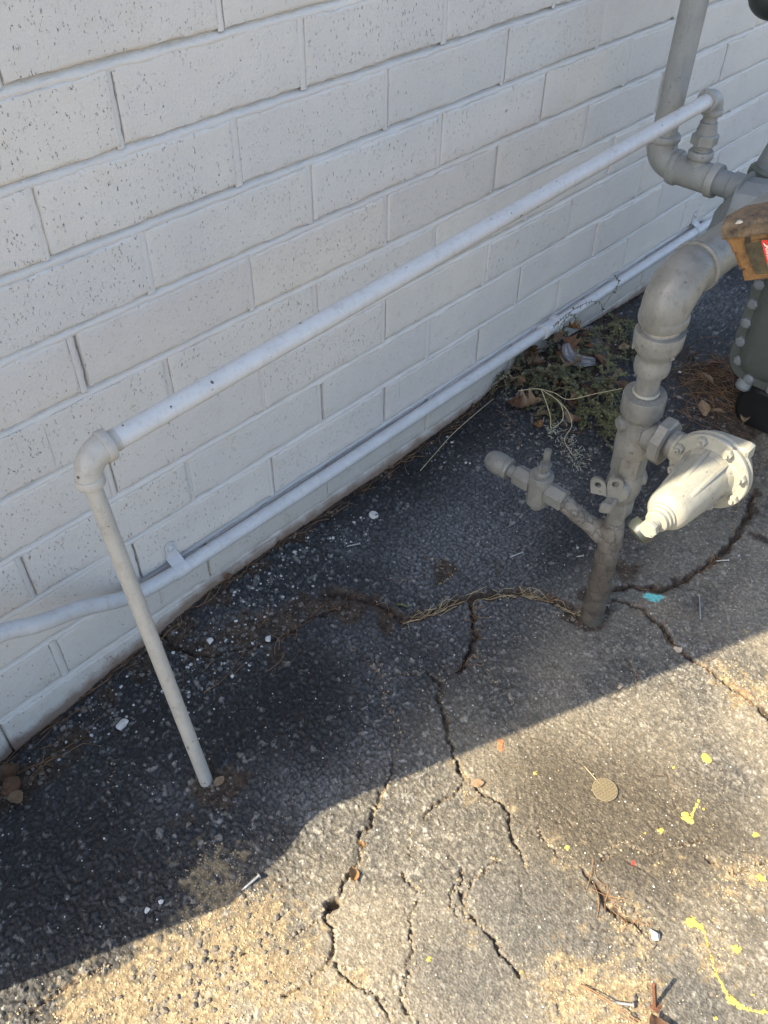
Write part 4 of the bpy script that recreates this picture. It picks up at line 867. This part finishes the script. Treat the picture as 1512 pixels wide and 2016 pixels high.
def nail(a, b, r, head, m, label, name='nail', cat='nail', lift=.0015):
    (x0, y0), (x1, y1) = a, b
    p = Vector((x0, y0, gh(x0, y0) + r + lift)); q = Vector((x1, y1, gh(x1, y1) + r + lift + head*.5)); d = (q-p); Ln = d.length
    t = thing(name, tuple(p), label, cat, 'nails and screws lying on the asphalt')
    MB().lathe([(r*.15, 0), (r, r*3), (r, Ln)], p, d, 10).build('shank', m, t)
    MB().lathe([(head, 0), (head, r*.7), (head*.6, r*1.2)], q, d, 12).build('head', m, t)
NL = SPOT['nail']
labs = ['shiny nail on the shadow edge at the lower left, half sunlit', 'long thin nail lying along the view below the turquoise paint', 'short screw beside the crack at the far right', 'pale screw in front of the branch valve, left of the wrapped riser',
        'upper of two tiny screws left of the wrapped riser', 'lower of two tiny screws left of the wrapped riser', 'pale bolt lying right beside the foot of the wrapped riser', 'thin nail below the sunlit regulator, left of the far right screw', 'shiny nail among sand and pine needles at the bottom right', 'thin nail just under the regulator by the soil crack', 'bright pin by the white rubble near the wall']
for k in range(11):
    a, b = NL[2*k], NL[2*k+1]
    big = k in (0, 8)
    nail(b if k in (1,) else a, a if k in (1,) else b, .0021 if big else .0013, .0045 if big else .0032, M['zinc'], labs[k])
(x0, y0), (x1, y1) = SPOT['rust']
p = Vector((x1, y1, gh(x1, y1))); t = thing('rusty_nail', tuple(p), 'rusty cut nail standing up beside the dark leaf at the bottom right', 'nail')
MB().box(p + Vector((.004, .008, .020)), (.0045, .0045, .050), ((1, 0, 0), (0, .94, -.34), (.1, .34, .94)), .2).build('shank', M['rust'], t)
MB().box(p + Vector((.002, 0, -.001)), (.013, .012, .005), None, .3).build('head', M['rust'], t)

# round wire screen
sx_, sy_ = SPOT['screen'][0]; sr = .0195; sz = gh(sx_, sy_) + .0035
t = thing('mesh_screen', (sx_, sy_, sz), 'round brass wire mesh disc lying flat in the sunlight', 'wire screen')
ms = MB(); n_ = 8
ca_, sa_ = math.cos(.5), math.sin(.5)
for k in range(-n_, n_+1):
    q = k/n_*sr*.98; h = math.sqrt(max(sr*sr - q*q, 0))
    for w_ in (0, 1):
        a, b = ((q, -h), (q, h)) if w_ else ((-h, q), (h, q))
        A = Vector((sx_ + a[0]*ca_ - a[1]*sa_, sy_ + a[0]*sa_ + a[1]*ca_, sz + w_*.0004)); B = Vector((sx_ + b[0]*ca_ - b[1]*sa_, sy_ + b[0]*sa_ + b[1]*ca_, sz + w_*.0004))
        ms.sweep([A, B], .00062, 5, False)
tag(ms.build('wire_mesh', M['brass'], t), kind='stuff')
MB().sweep([(sx_ + math.cos(a)*sr, sy_ + math.sin(a)*sr, sz) for a in [2*math.pi*k/40 for k in range(41)]], .0006, 6).build('rim', M['brass'], t)

# leaves -------------------------------------------------------------
def leaf(x, y, size, m, label, kind='oval', rot=0, z=None, tilt=(0, 0), curl=.5, seed=0, name='dry_leaf', group='dead leaves scattered on the ground'):
    r = random.Random(seed); nt, ns = 15, 5; V, F = [], []
    def width(t):
        if kind == 'oak':
            return (.10 + .30*math.sin(math.pi*min(1, t*1.02))**.8) * (1 + .42*math.cos(t*2*math.pi*3.2 + .4))
        return .30*math.sin(math.pi*min(1, t*.97 + .03))**.75
    for i in range(nt):
        t = i/(nt-1); w = max(width(t), .006)*size
        for j in range(-ns//2+1, ns//2+1):
            s = j/(ns//2); xx = (t-.5)*size; yy = s*w*(1 + .06*r.uniform(-1, 1))
            if kind == 'oak': xx += abs(s)*.09*size
            zz = curl*size*(.30*(s*w/size*2)**2*1.6 + .18*(t-.5)**2) + .02*size*math.sin(t*9 + s*3 + seed) + .01*size*r.uniform(-1, 1)
            V.append((xx, yy, zz))
    row = 2*(ns//2)+1 if False else len(range(-ns//2+1, ns//2+1))
    for i in range(nt-1):
        for j in range(row-1): F.append((i*row+j, i*row+j+1, (i+1)*row+j+1, (i+1)*row+j))
    t_ = [(-.5*size - .16*size, 0, .03*size)]
    me = bpy.data.meshes.new(name); m_ = MB(); m_.add(V, F); m_.sweep([(-.72*size, .02*size, .02*size), (-.5*size, 0, 0), (.0, 0, .004*size), (.42*size, 0, .012*size)], [.012*size, .014*size, .010*size, .004*size], 5)
    me.from_pydata(m_.v, [], m_.f); me.update(); me.polygons.foreach_set('use_smooth', [True]*len(me.polygons)); me.materials.append(m)
    o = link(bpy.data.objects.new(name, me)); o.location = (x, y, (gh(x, y) + .004) if z is None else z); o.rotation_euler = (tilt[0], tilt[1], rot)
    if label: tag(o, label, 'leaf', group)
    return o
LF = SPOT['leaf']
leaf(*LF[0], .026, M['leaf_gold'], 'curled golden leaf in the sunlit crack above the hole', 'oval', .9, tilt=(.5, .2), curl=1.2, seed=1)
leaf(LF[1][0]+.004, LF[1][1]-.004, .022, M['leaf_tan'], 'reddish tan leaf scrap at the foot of the beige post', 'oval', .2, tilt=(.3, .2), seed=2)
leaf(*LF[2], .022, M['leaf_green'], 'small fading green leaf on the soil strip in mid shade', 'oval', 1.9, tilt=(.7, .1), seed=3)
leaf(*LF[3], .018, M['leaf_brown'], 'small brown leaf beside the fading green one', 'oval', .4, tilt=(.2, .4), seed=4)
leaf(LF[4][0]-.016, LF[4][1]-.024, .062, M['leaf_dark'], 'large dark brown leaf cut off by the bottom edge', 'oval', 1.1, z=gh(*LF[4])+.010, tilt=(.25, -.25), curl=.7, seed=5)
leaf(*LF[5], .022, M['leaf_tan'], 'narrow tan leaf in the sunlit crack right of centre', 'oval', -.6, tilt=(.2, 0), seed=6)
leaf(*LF[6], .014, M['leaf_gold'], 'tiny golden leaf further up the sunlit crack', 'oval', 1.5, tilt=(.4, 0), seed=7)
for k, (i, mm, sz_, lab) in enumerate([(7, 'leaf_brown', .045, 'brown curled leaf at the left edge against the wall'), (8, 'leaf_tan', .04, 'tan leaf lowest in the pile at the left edge'), (9, 'leaf_dark', .045, 'dark leaf highest in the pile at the left edge')]):
    leaf(*LF[i], sz_, M[mm], lab, 'oval', .6+k, z=gh(*LF[i])+.014, tilt=(.6-.5*k, .4), curl=1.0, seed=20+k)
lit = [(10, 'leaf_brown', .034, 'oval', 'pale crumpled leaf upper in the litter by the meter base'), (11, 'leaf_tan', .038, 'oval', 'tan crumpled leaf in the middle of the litter by the meter base'), (12, 'leaf_brown', .045, 'oval', 'brown leaf in the litter right against the meter'), (13, 'leaf_tan', .045, 'oval', 'long flat tan leaf at the lower edge of the meter litter'), (14, 'leaf_tan', .034, 'oval', 'small tan leaf below the meter litter, touching the regulator shadow'), (15, 'leaf_tan', .045, 'oval', 'pale leaf tucked under the black meter base')]
for k, (i, mm, sz_, kd, lab) in enumerate(lit): leaf(*LF[i], sz_, M[mm], lab, kd, k*1.3, z=gh(*LF[i])+.010+.002*k, tilt=(.3*math.sin(k), .35*math.cos(k*2)), curl=.9, seed=40+k)
wl = [('leaf_tan', .062, 'oak', (.98, -.115, .052), 'large pale brown lobed leaf at the left edge of the weed'), ('leaf_gold', .040, 'oval', (.955, -.165, .018), 'golden leaf lying on asphalt below the lobed leaf'), ('leaf_tan', .036, 'oval', (.985, -.155, .026), 'tan upright leaf beside the golden one below the weed'), ('leaf_brown', .05, 'oak', (.965, -.085, .045), 'red-brown leaf half hidden behind the lobed leaf'), ('leaf_tan', .035, 'oval', (1.03, -.03, .085), 'pale folded leaf at the wall side of the weed'),
      ('leaf_brown', .05, 'oak', (1.19, -.07, .10), 'dark red leaf next to the torn plastic strip'), ('leaf_tan', .055, 'oak', (1.13, -.12, .09), 'light brown ragged leaf in the middle of the weed'), ('leaf_brown', .055, 'oval', (1.22, -.15, .07), 'brown leaf under the right side of the weed'), ('leaf_tan', .04, 'oval', (1.20, -.035, .10), 'tan curled leaf under the conduit coupling'), ('leaf_gold', .045, 'oak', (1.27, -.03, .09), 'rusty orange leaf near the wall behind the weed'), ('leaf_dark', .05, 'oak', (1.10, -.02, .09), 'darkest leaf by the wall above the weed')]
for k, (mm, sz_, kd, q, lab) in enumerate(wl): leaf(q[0], q[1], sz_, M[mm], lab, kd, k*1.7+2.2, z=max(q[2], gh(q[0], q[1])+.01), tilt=(.45*math.sin(k*1.9), .45*math.cos(k*2.3)), curl=.9, seed=60+k)
rl = random.Random(12); seen = set()
for k in range(60):
    lx, ly = rl.uniform(1.0, 1.34), rl.uniform(-.24, -.02)
    if (lx-1.0)*.6 + (-ly) > .36: continue
    cm_, cw_ = rl.choice((('leaf_brown', 'red-brown'), ('leaf_tan', 'tan'), ('leaf_dark', 'very dark'))); kd = rl.choice(('oval', 'oak'))
    lab = '%s %s leaf in weed litter, %s, %s' % (cw_, 'lobed' if kd == 'oak' else 'oval', ('left end', 'below the coupling', 'right end')[min(2, int((lx-1.0)/.115))], 'close to the wall' if ly > -.08 else 'at mid depth' if ly > -.15 else 'at the front')
    if lab in seen: continue
    seen.add(lab)
    if len(seen) > 30: break
    leaf(lx, ly, rl.uniform(.020, .038), M[cm_], lab, kd, rl.uniform(0, 6), z=gh(lx, ly) + rl.uniform(.012, .034), tilt=(rl.uniform(-.6, .6), rl.uniform(-.6, .6)), curl=rl.uniform(.6, 1.3), seed=300+k, group='dead leaves under the weed')
leaf(*SPOT['leaf'][28], .024, M['leaf_tan'], 'tan leaf fallen against the wall foot under the conduit', 'oval', .5, tilt=(.5, .3), seed=90)
leaf(.16, -.012, .022, M['leaf_brown'], 'narrow dark leaf at the wall foot right of the strap', 'oval', .2, z=.03, tilt=(.9, .3), seed=91)

# leaf crumbs, gravel, sand grains: uncounted
def scatter_rocks(name, pts, m, smin, smax, seed, kind='stuff', flat=.75, sink=.25):
    r = random.Random(seed); m_ = MB()
    base = [(0, 0, 1), (.89, 0, .45), (.28, .85, .45), (-.72, .53, .45), (-.72, -.53, .45), (.28, -.85, .45), (.72, .53, -.45), (-.28, .85, -.45), (-.89, 0, -.45), (-.28, -.85, -.45), (.72, -.53, -.45), (0, 0, -1)]
    fc = [(0,1,2),(0,2,3),(0,3,4),(0,4,5),(0,5,1),(1,6,2),(2,7,3),(3,8,4),(4,9,5),(5,10,1),(2,6,7),(3,7,8),(4,8,9),(5,9,10),(1,10,6),(6,11,7),(7,11,8),(8,11,9),(9,11,10),(10,11,6)]
    for x, y in pts:
        s = smin + (smax-smin)*r.random()**3; a = r.uniform(0, 6.28); c, si = math.cos(a), math.sin(a); ex = r.uniform(.8, 1.4); z = gh(x, y) + s*flat*sink; vv = []
        for q in base:
            k = s*r.uniform(.78, 1.15); X_, Y_ = q[0]*k*ex, q[1]*k
            vv.append((x + X_*c - Y_*si, y + X_*si + Y_*c, z + q[2]*k*flat))
        m_.add(vv, fc)
    o = m_.build(name, m, smooth=False); o['kind'] = kind; return o
def pick(zname, n, seed, thr=.35, box_=(-.6, 1.6, -1.2, -.002), extra=None):
    g = np.random.default_rng(seed); out = []
    while len(out) < n:
        x = g.uniform(box_[0], box_[1], 4000); y = g.uniform(box_[2], box_[3], 4000)
        z = zone(zname, x, y) if zname else np.ones(4000); ok = z > thr + g.uniform(0, .4, 4000)
        out += list(zip(x[ok].tolist(), y[ok].tolist()))
    return out[:n]
M['gravel_dark'] = simple('dark_gravel', (.145, .128, .105), .9, .4, 120, 0, .5)
M['gravel_tan'] = simple('tan_gravel', (.34, .27, .17), .9, .35, 120, 0, .5)
M['gravel_grey'] = simple('grey_gravel', (.12, .118, .112), .9, .45, 120, 0, .5)
M['gravel_white'] = simple('pale_gravel', (.50, .49, .46), .9, .35, 120, 0, .5)
scatter_rocks('dark_gravel', pick('sand', 300, 1, .5, (-.6, .25, -1.1, -.35)), M['gravel_dark'], .0009, .0052, 1)
scatter_rocks('dark_gravel', pick('sand', 170, 2, .4, (.1, .8, -1.2, -.7)), M['gravel_dark'], .0008, .0036, 2)
scatter_rocks('tan_grit', pick('sand', 5200, 3, .25, (-.6, .9, -1.2, -.35)), M['gravel_tan'], .0005, .0019, 3)
scatter_rocks('pale_grit', pick(None, 2300, 5, -.5, (-.5, 1.0, -1.2, -.03)), M['gravel_white'], .0005, .0017, 5)
scatter_rocks('tan_grit', pick(None, 2600, 7, -.5, (-.5, 1.0, -1.2, -.42)), M['gravel_tan'], .0005, .0016, 7)
g_ = np.random.default_rng(9); pts = []
for cx, cy, sd, n_ in [(.20, -.075, .05, 170), (.33, -.05, .03, 60), (-.02, -.13, .06, 150), (.10, -.13, .05, 80), (.42, -.085, .03, 60), (-.17, -.08, .05, 90), (.75, -.06, .05, 50), (1.4, -.03, .06, 60)]:
    for _ in range(n_): 
        x, y = g_.normal(cx, sd), g_.normal(cy, sd*.7)
        if y < -.004: pts.append((x, y))
scatter_rocks('white_rubble', [q for i_, q in enumerate(pts) if i_ % 3], M['gravel_white'], .0006, .0040, 11, sink=.1)
scatter_rocks('grey_rubble', pts[1::2] + [(x + .006, y*.8 - .004) for x, y in pts[::3]], M['gravel_grey'], .0010, .0052, 12, sink=.15)
scatter_rocks('loose_asphalt_crumbs', pick('soil', 800, 13, .45, (-.5, 1.3, -.6, -.003)), M['gravel_dark'], .001, .005, 13)

g2 = np.random.default_rng(21); cp_ = []
for w_, d_, k_, pl in CRACKS:
    if k_ != 'c': continue
    for (ax, ay), (bx, by) in zip(pl[:-1], pl[1:]):
        for _ in range(int(math.hypot(bx-ax, by-ay)/.0035)):
            t_ = g2.uniform(); cp_.append((ax + (bx-ax)*t_ + g2.normal(0, .004), ay + (by-ay)*t_ + g2.normal(0, .004)))
scatter_rocks('crack_crumbs', cp_, M['gravel_dark'], .0007, .0036, 22)
scatter_rocks('crack_grit', [(x + .002, y - .001) for x, y in cp_], M['gravel_tan'], .0006, .0024, 23)
# pine needles and straw along cracks
def needles(name, sets, m, rad, label=None, kind='stuff', seed=0):
    r = random.Random(seed); m_ = MB()
    for (cx, cy), ang, spread, n_, Ln, sp in sets:
        for _ in range(n_):
            x, y = cx + r.gauss(0, spread[0]), cy + r.gauss(0, spread[1]); a = ang + r.gauss(0, sp); l = Ln*r.uniform(.5, 1.1); bend = r.gauss(0, .18)*l
            pt = []
            for k in range(5):
                t = k/4-.5; px, py = x + math.cos(a)*l*t - math.sin(a)*bend*(t*t*4), y + math.sin(a)*l*t + math.cos(a)*bend*(t*t*4)
                if py > -.003: py = -.003
                pt.append(Vector((px, py, gh(px, py) + .0015 + r.uniform(0, .003))))
            m_.sweep(pt, rad*r.uniform(.7, 1.2), 4, False)
    o = m_.build(name, m); tag(o, kind=kind); return o
sC = [c[3] for c in CRACKS if c[2] == 's']
def along(poly, n, seed):
    r = random.Random(seed); out = []
    for _ in range(n):
        k = r.randrange(len(poly)-1); t = r.random(); a, b = poly[k], poly[k+1]
        out.append(((a[0]*(1-t)+b[0]*t, a[1]*(1-t)+b[1]*t), math.atan2(b[1]-a[1], b[0]-a[0])))
    return out
grassline = [c[3] for c in CRACKS if c[0] == 20][0]
sets = [(p_, a_, (.006, .006), 2, .05, .3) for p_, a_ in along(grassline[3:], 32, 3)]
needles('dry_grass_wisp', sets, M['straw'], .00042, seed=1)
sets = [(p_, a_, (.006, .006), 1, .045, .8) for q in sC for p_, a_ in along(q, 12, 5)] + [((x, -.012), .0, (.02, .006), 2, .07, .25) for x in np.arange(-.3, 1.0, .04)] + [((1.45, -.37), 0, (.09, .05), 130, .09, 2), ((1.38, -.43), 0, (.05, .04), 40, .07, 2), ((-.27, -.07), -.3, (.06, .02), 14, .08, .5), ((1.10, -.15), 0, (.10, .08), 60, .06, 2), ((.06, -.16), .2, (.08, .03), 12, .06, .5)]
needles('pine_needle_litter', sets, M['needle'], .0005, seed=2)
def straws(name, lines, m, r, label, cat, group=None):
    m_ = MB()
    for ln in lines: m_.sweep(spline([Vector(q) for q in ln], 5), r, 6)
    o = m_.build(name, m); return tag(o, label, cat, group)
nA, nB = SPOT['needles'][0], SPOT['needles'][1]
def gl(a, b, n=5, lift=.003, bow=0.0):
    out = []
    for k in range(n):
        t = k/(n-1); x = a[0]*(1-t)+b[0]*t; y = a[1]*(1-t)+b[1]*t; out.append((x, y, gh(x, y) + lift + bow*math.sin(math.pi*t)))
    return out
straws('pine_needle', [gl(nA, nB, 6, .004, .004), gl((nA[0]+.002, nA[1]-.004), (nB[0]+.004, nB[1]-.002), 6, .005, .005)], M['needle'], .0007, 'pair of long brown pine needles beside the shiny nail at the bottom', 'pine needle')
straws('grass_stem', [gl((.955, -.03), (.66, -.06), 6, .004, .02)], M['straw'], .0008, 'pale dry grass stem lying on dark asphalt left of the weed', 'grass stem')
straws('straw', [gl(SPOT['screen'][0], (SPOT['screen'][0][0]+.012, SPOT['screen'][0][1]+.047), 4, .003)], M['straw'], .0006, 'short straw pointing at the round mesh disc', 'straw')

# weed -----------------------------------------------------------------
def weed(x, y, rad, hgt, n_stem, m, label, seed, lsize=.0085, group='weeds by the wall'):
    r = random.Random(seed); z0 = gh(x, y); t = thing('weed', (x, y, z0), label, 'weed', group); sm, fm = MB(), MB()
    for k in range(n_stem):
        a = r.uniform(0, 6.283); l = rad*r.uniform(.5, 1.15); hh = hgt*r.uniform(.4, 1.2); q = []
        bx, by = r.gauss(0, .2)*rad, r.gauss(0, .2)*rad
        for i in range(7):
            s = i/6; px = x + bx + math.cos(a + .5*s)*l*s; py = y + by + math.sin(a + .5*s)*l*s
            py = min(py, -.006 - .012*r.random())
            q.append(Vector((px, py, gh(px, py) + .003 + hh*math.sin(math.pi*min(1, s*.8 + .12))*(.9 + .2*r.random()))))
        sm.sweep(q, [.0009]*6 + [.0004], 4, False)
        pts = spline(q, 3)
        for i in range(2, len(pts)):
            if i % 2 and r.random() < .35: continue
            for sd in (-1, 1, 0):
                d = (pts[i] - pts[i-1]).normalized(); up_ = Vector((0, 0, 1)); si_ = d.cross(up_).normalized() if d.cross(up_).length > .1 else Vector((1, 0, 0))
                ld_ = (si_*sd*r.uniform(.6, 1.2) + d*r.uniform(.2, .9) + up_*r.uniform(-.1, .7) + Vector((r.gauss(0, .25), r.gauss(0, .25), 0))).normalized(); s = lsize*r.uniform(.55, 1.25)
                wv = ld_.cross(up_).normalized()*s*.42; b = pts[i] + Vector((r.gauss(0, .002), r.gauss(0, .002), 0)); mid = b + ld_*s*.5 + up_*s*.08; tip = b + ld_*s + up_*s*r.uniform(-.2, .1)
                if tip.y > -.003: continue
                fm.add([b, mid - wv, tip, mid + wv, mid + up_*(-s*.05)], [(0, 1, 4), (1, 2, 4), (2, 3, 4), (3, 0, 4)])
    sm.build('stem', M['stem'], t); tag(fm.build('foliage', m, t, smooth=False), kind='stuff'); return t
specs = [(1.05, -.035, .08, .04, 8, 'weed', 'dark green weed at the wall nearest the asphalt corner'), (1.06, -.10, .08, .04, 12, 'weed', 'dense green weed tuft behind the large lobed leaf'), (1.05, -.19, .085, .035, 14, 'weed2', 'olive weed tuft in front, with the bleached sprig hanging over it'),
         (1.13, -.14, .09, .04, 13, 'weed', 'dark weed tuft in the middle of the growth'), (1.08, -.265, .08, .03, 18, 'weed2', 'mossy low weed tuft nearest the grey union'), (1.16, -.21, .09, .04, 14, 'weed2', 'olive weed tuft behind the grey union'), (1.25, -.12, .08, .035, 6, 'weed', 'weed tuft behind the torn plastic strip'), (1.22, -.03, .07, .06, 6, 'weed', 'taller weed reaching up to the conduit coupling'),
         (1.38, -.12, .11, .03, 16, 'weed2', 'thin brownish weed at the wall right of the torn plastic')]
for k, (x, y, rd2, hh, ns_, mm, lab) in enumerate(specs): weed(x, y, rd2, hh, ns_, M[mm], lab, 70+k)
# sprigs climbing over and under the conduit
def sprig(lines, label, seed):
    t = thing('weed_sprig', lines[0][0], label, 'weed', 'sprigs at the conduit'); fm = MB(); r = random.Random(seed)
    for ln in lines:
        sm = MB(); q = spline([Vector(p_) for p_ in ln], 6); sm.sweep(q, .0007, 4, False); sm.build('stem', M['stem'], t)
        for i in range(3, len(q)):
            for sd in (-1, 1):
                d = (q[i]-q[i-1]).normalized(); ld_ = (d*.5 + Vector((r.gauss(0, .5), -.3 + r.gauss(0, .4), sd*.8))).normalized(); s = .0085*r.uniform(.6, 1.2); wv = ld_.cross(Vector((0, 1, .2))).normalized()*s*.34; b = q[i]
                fm.add([b, b + ld_*s*.5 - wv, b + ld_*s, b + ld_*s*.5 + wv], [(0, 1, 2, 3)])
    tag(fm.build('foliage', M['weed'], t, smooth=False), kind='stuff')
sprig([[(1.42, -.03, .04), (1.36, -.045, .13), (1.28, -.048, .165), (1.20, -.05, .172), (1.15, -.045, .155)], [(1.38, -.04, .10), (1.42, -.05, .16), (1.40, -.05, .19)]], 'small-leaved sprig trailing up over the conduit beyond the coupling', 4)
sprig([[(1.20, -.04, .10), (1.17, -.05, .15), (1.21, -.052, .165), (1.24, -.055, .13)]], 'short sprig leaning on the conduit right beside the coupling', 5)
sprig([[(1.10, -.02, .03), (1.085, -.04, .09), (1.06, -.045, .105)]], 'thin sprig under the conduit just before the coupling', 6)
sprig([[(.97, -.01, .03), (.96, -.035, .09), (.985, -.04, .11)]], 'small lone sprig under the conduit farthest left of the weed', 7)
# bleached dead stalk
t = thing('dead_stalk', (1.0, -.15, .1), 'bleached straw-coloured stalk with pale feathery tips hanging over the weed', 'dry plant')
s0 = (.915, -.12, .126); s1 = (.978, -.14, .108)
q1, q2, q3 = (1.157, -.25, .073), (1.03, -.185, .075), (.955, -.235, .028)
sm = MB()
for ln in ([s0, (.95, -.13, .118), s1, (1.01, -.16, .09), q2, (1.09, -.22, .078), q1], [s1, (.97, -.165, .085), (.955, -.19, .066), (.945, -.20, .05)], [s1, (1.0, -.18, .08), (.985, -.205, .055), (.95, -.205, .048)], [(1.0, -.17, .085), (1.01, -.20, .06), (.995, -.225, .04), q3, (.94, -.27, .012)]):
    sm.sweep(spline([Vector(p_) for p_ in ln], 5), .00095, 6)
sm.build('stem', M['straw'], t); fm = MB(); r = random.Random(8)
for cx, cy, cz, n_, sd in ((.942, -.206, .046, 44, .011), (.958, -.238, .026, 40, .013), (.945, -.272, .012, 58, .014), (.925, -.30, .006, 26, .012)):
    for _ in range(n_):
        b = Vector((r.gauss(cx, sd), r.gauss(cy, sd), max(cz + r.gauss(0, .008), gh(cx, cy)+.002))); d = Vector((r.gauss(0, 1), r.gauss(0, 1), r.gauss(.2, .7))).normalized()*r.uniform(.006, .013)
        fm.sweep([b, b + d*.5 + Vector((0, 0, .0008)), b + d], [.0006, .0007, .0002], 4, False)
tag(fm.build('feathery_tip', M['pale'], t), kind='stuff')
# torn plastic
def strip(name, pts, w, m, label, seed):
    r = random.Random(seed); P = spline([Vector(p_) for p_ in pts], 6); rows = []
    for i, q in enumerate(P):
        d = (P[min(i+1, len(P)-1)] - P[max(i-1, 0)]).normalized(); s = d.cross(Vector((-.5, -.5, .7))).normalized(); f = d.cross(s); ww_ = w*(.55 + .45*math.sin(math.pi*i/(len(P)-1)))
        rows.append([q + s*ww_*(k/8-.5) + f*(.0035*math.sin(k*2.3 + i*.25)*r.uniform(.6, 1.2)) for k in range(9)])
    m_ = MB(); m_.rings(rows, closed=False, caps=False); o = m_.build(name, m, angle=60)
    sol = o.modifiers.new('thickness', 'SOLIDIFY'); sol.thickness = .0006
    return tag(o, label, 'plastic scrap')
strip('plastic_scrap', [(1.15, -.085, .125), (1.145, -.10, .105), (1.16, -.125, .09), (1.19, -.15, .085)], .03, M['plastic'], 'shiny crumpled strip of torn plastic on top of the weed', 2)
strip('plastic_scrap', [(1.35, -.03, .06), (1.33, -.06, .05), (1.30, -.10, .048), (1.27, -.14, .05)], .035, M['plastic'], 'dull grey torn plastic strip running from the wall to the weed', 3)
o = MB().add([(1.40, -.27, gh(1.40, -.27)+.006), (1.42, -.275, gh(1.42, -.275)+.004), (1.418, -.288, gh(1.418, -.288)+.007), (1.399, -.285, gh(1.4, -.285)+.005)], [(0, 1, 2, 3)])
o = rock('stone', 1.40, -.28, .006, M['rock'], 'tiny white chip above the leaf litter right of the reducer', 'stone', 'loose stones on the asphalt', 99, .5)

print('objects', len(bpy.data.objects), 'tris', sum(len(m.polygons)*2 for m in bpy.data.meshes))
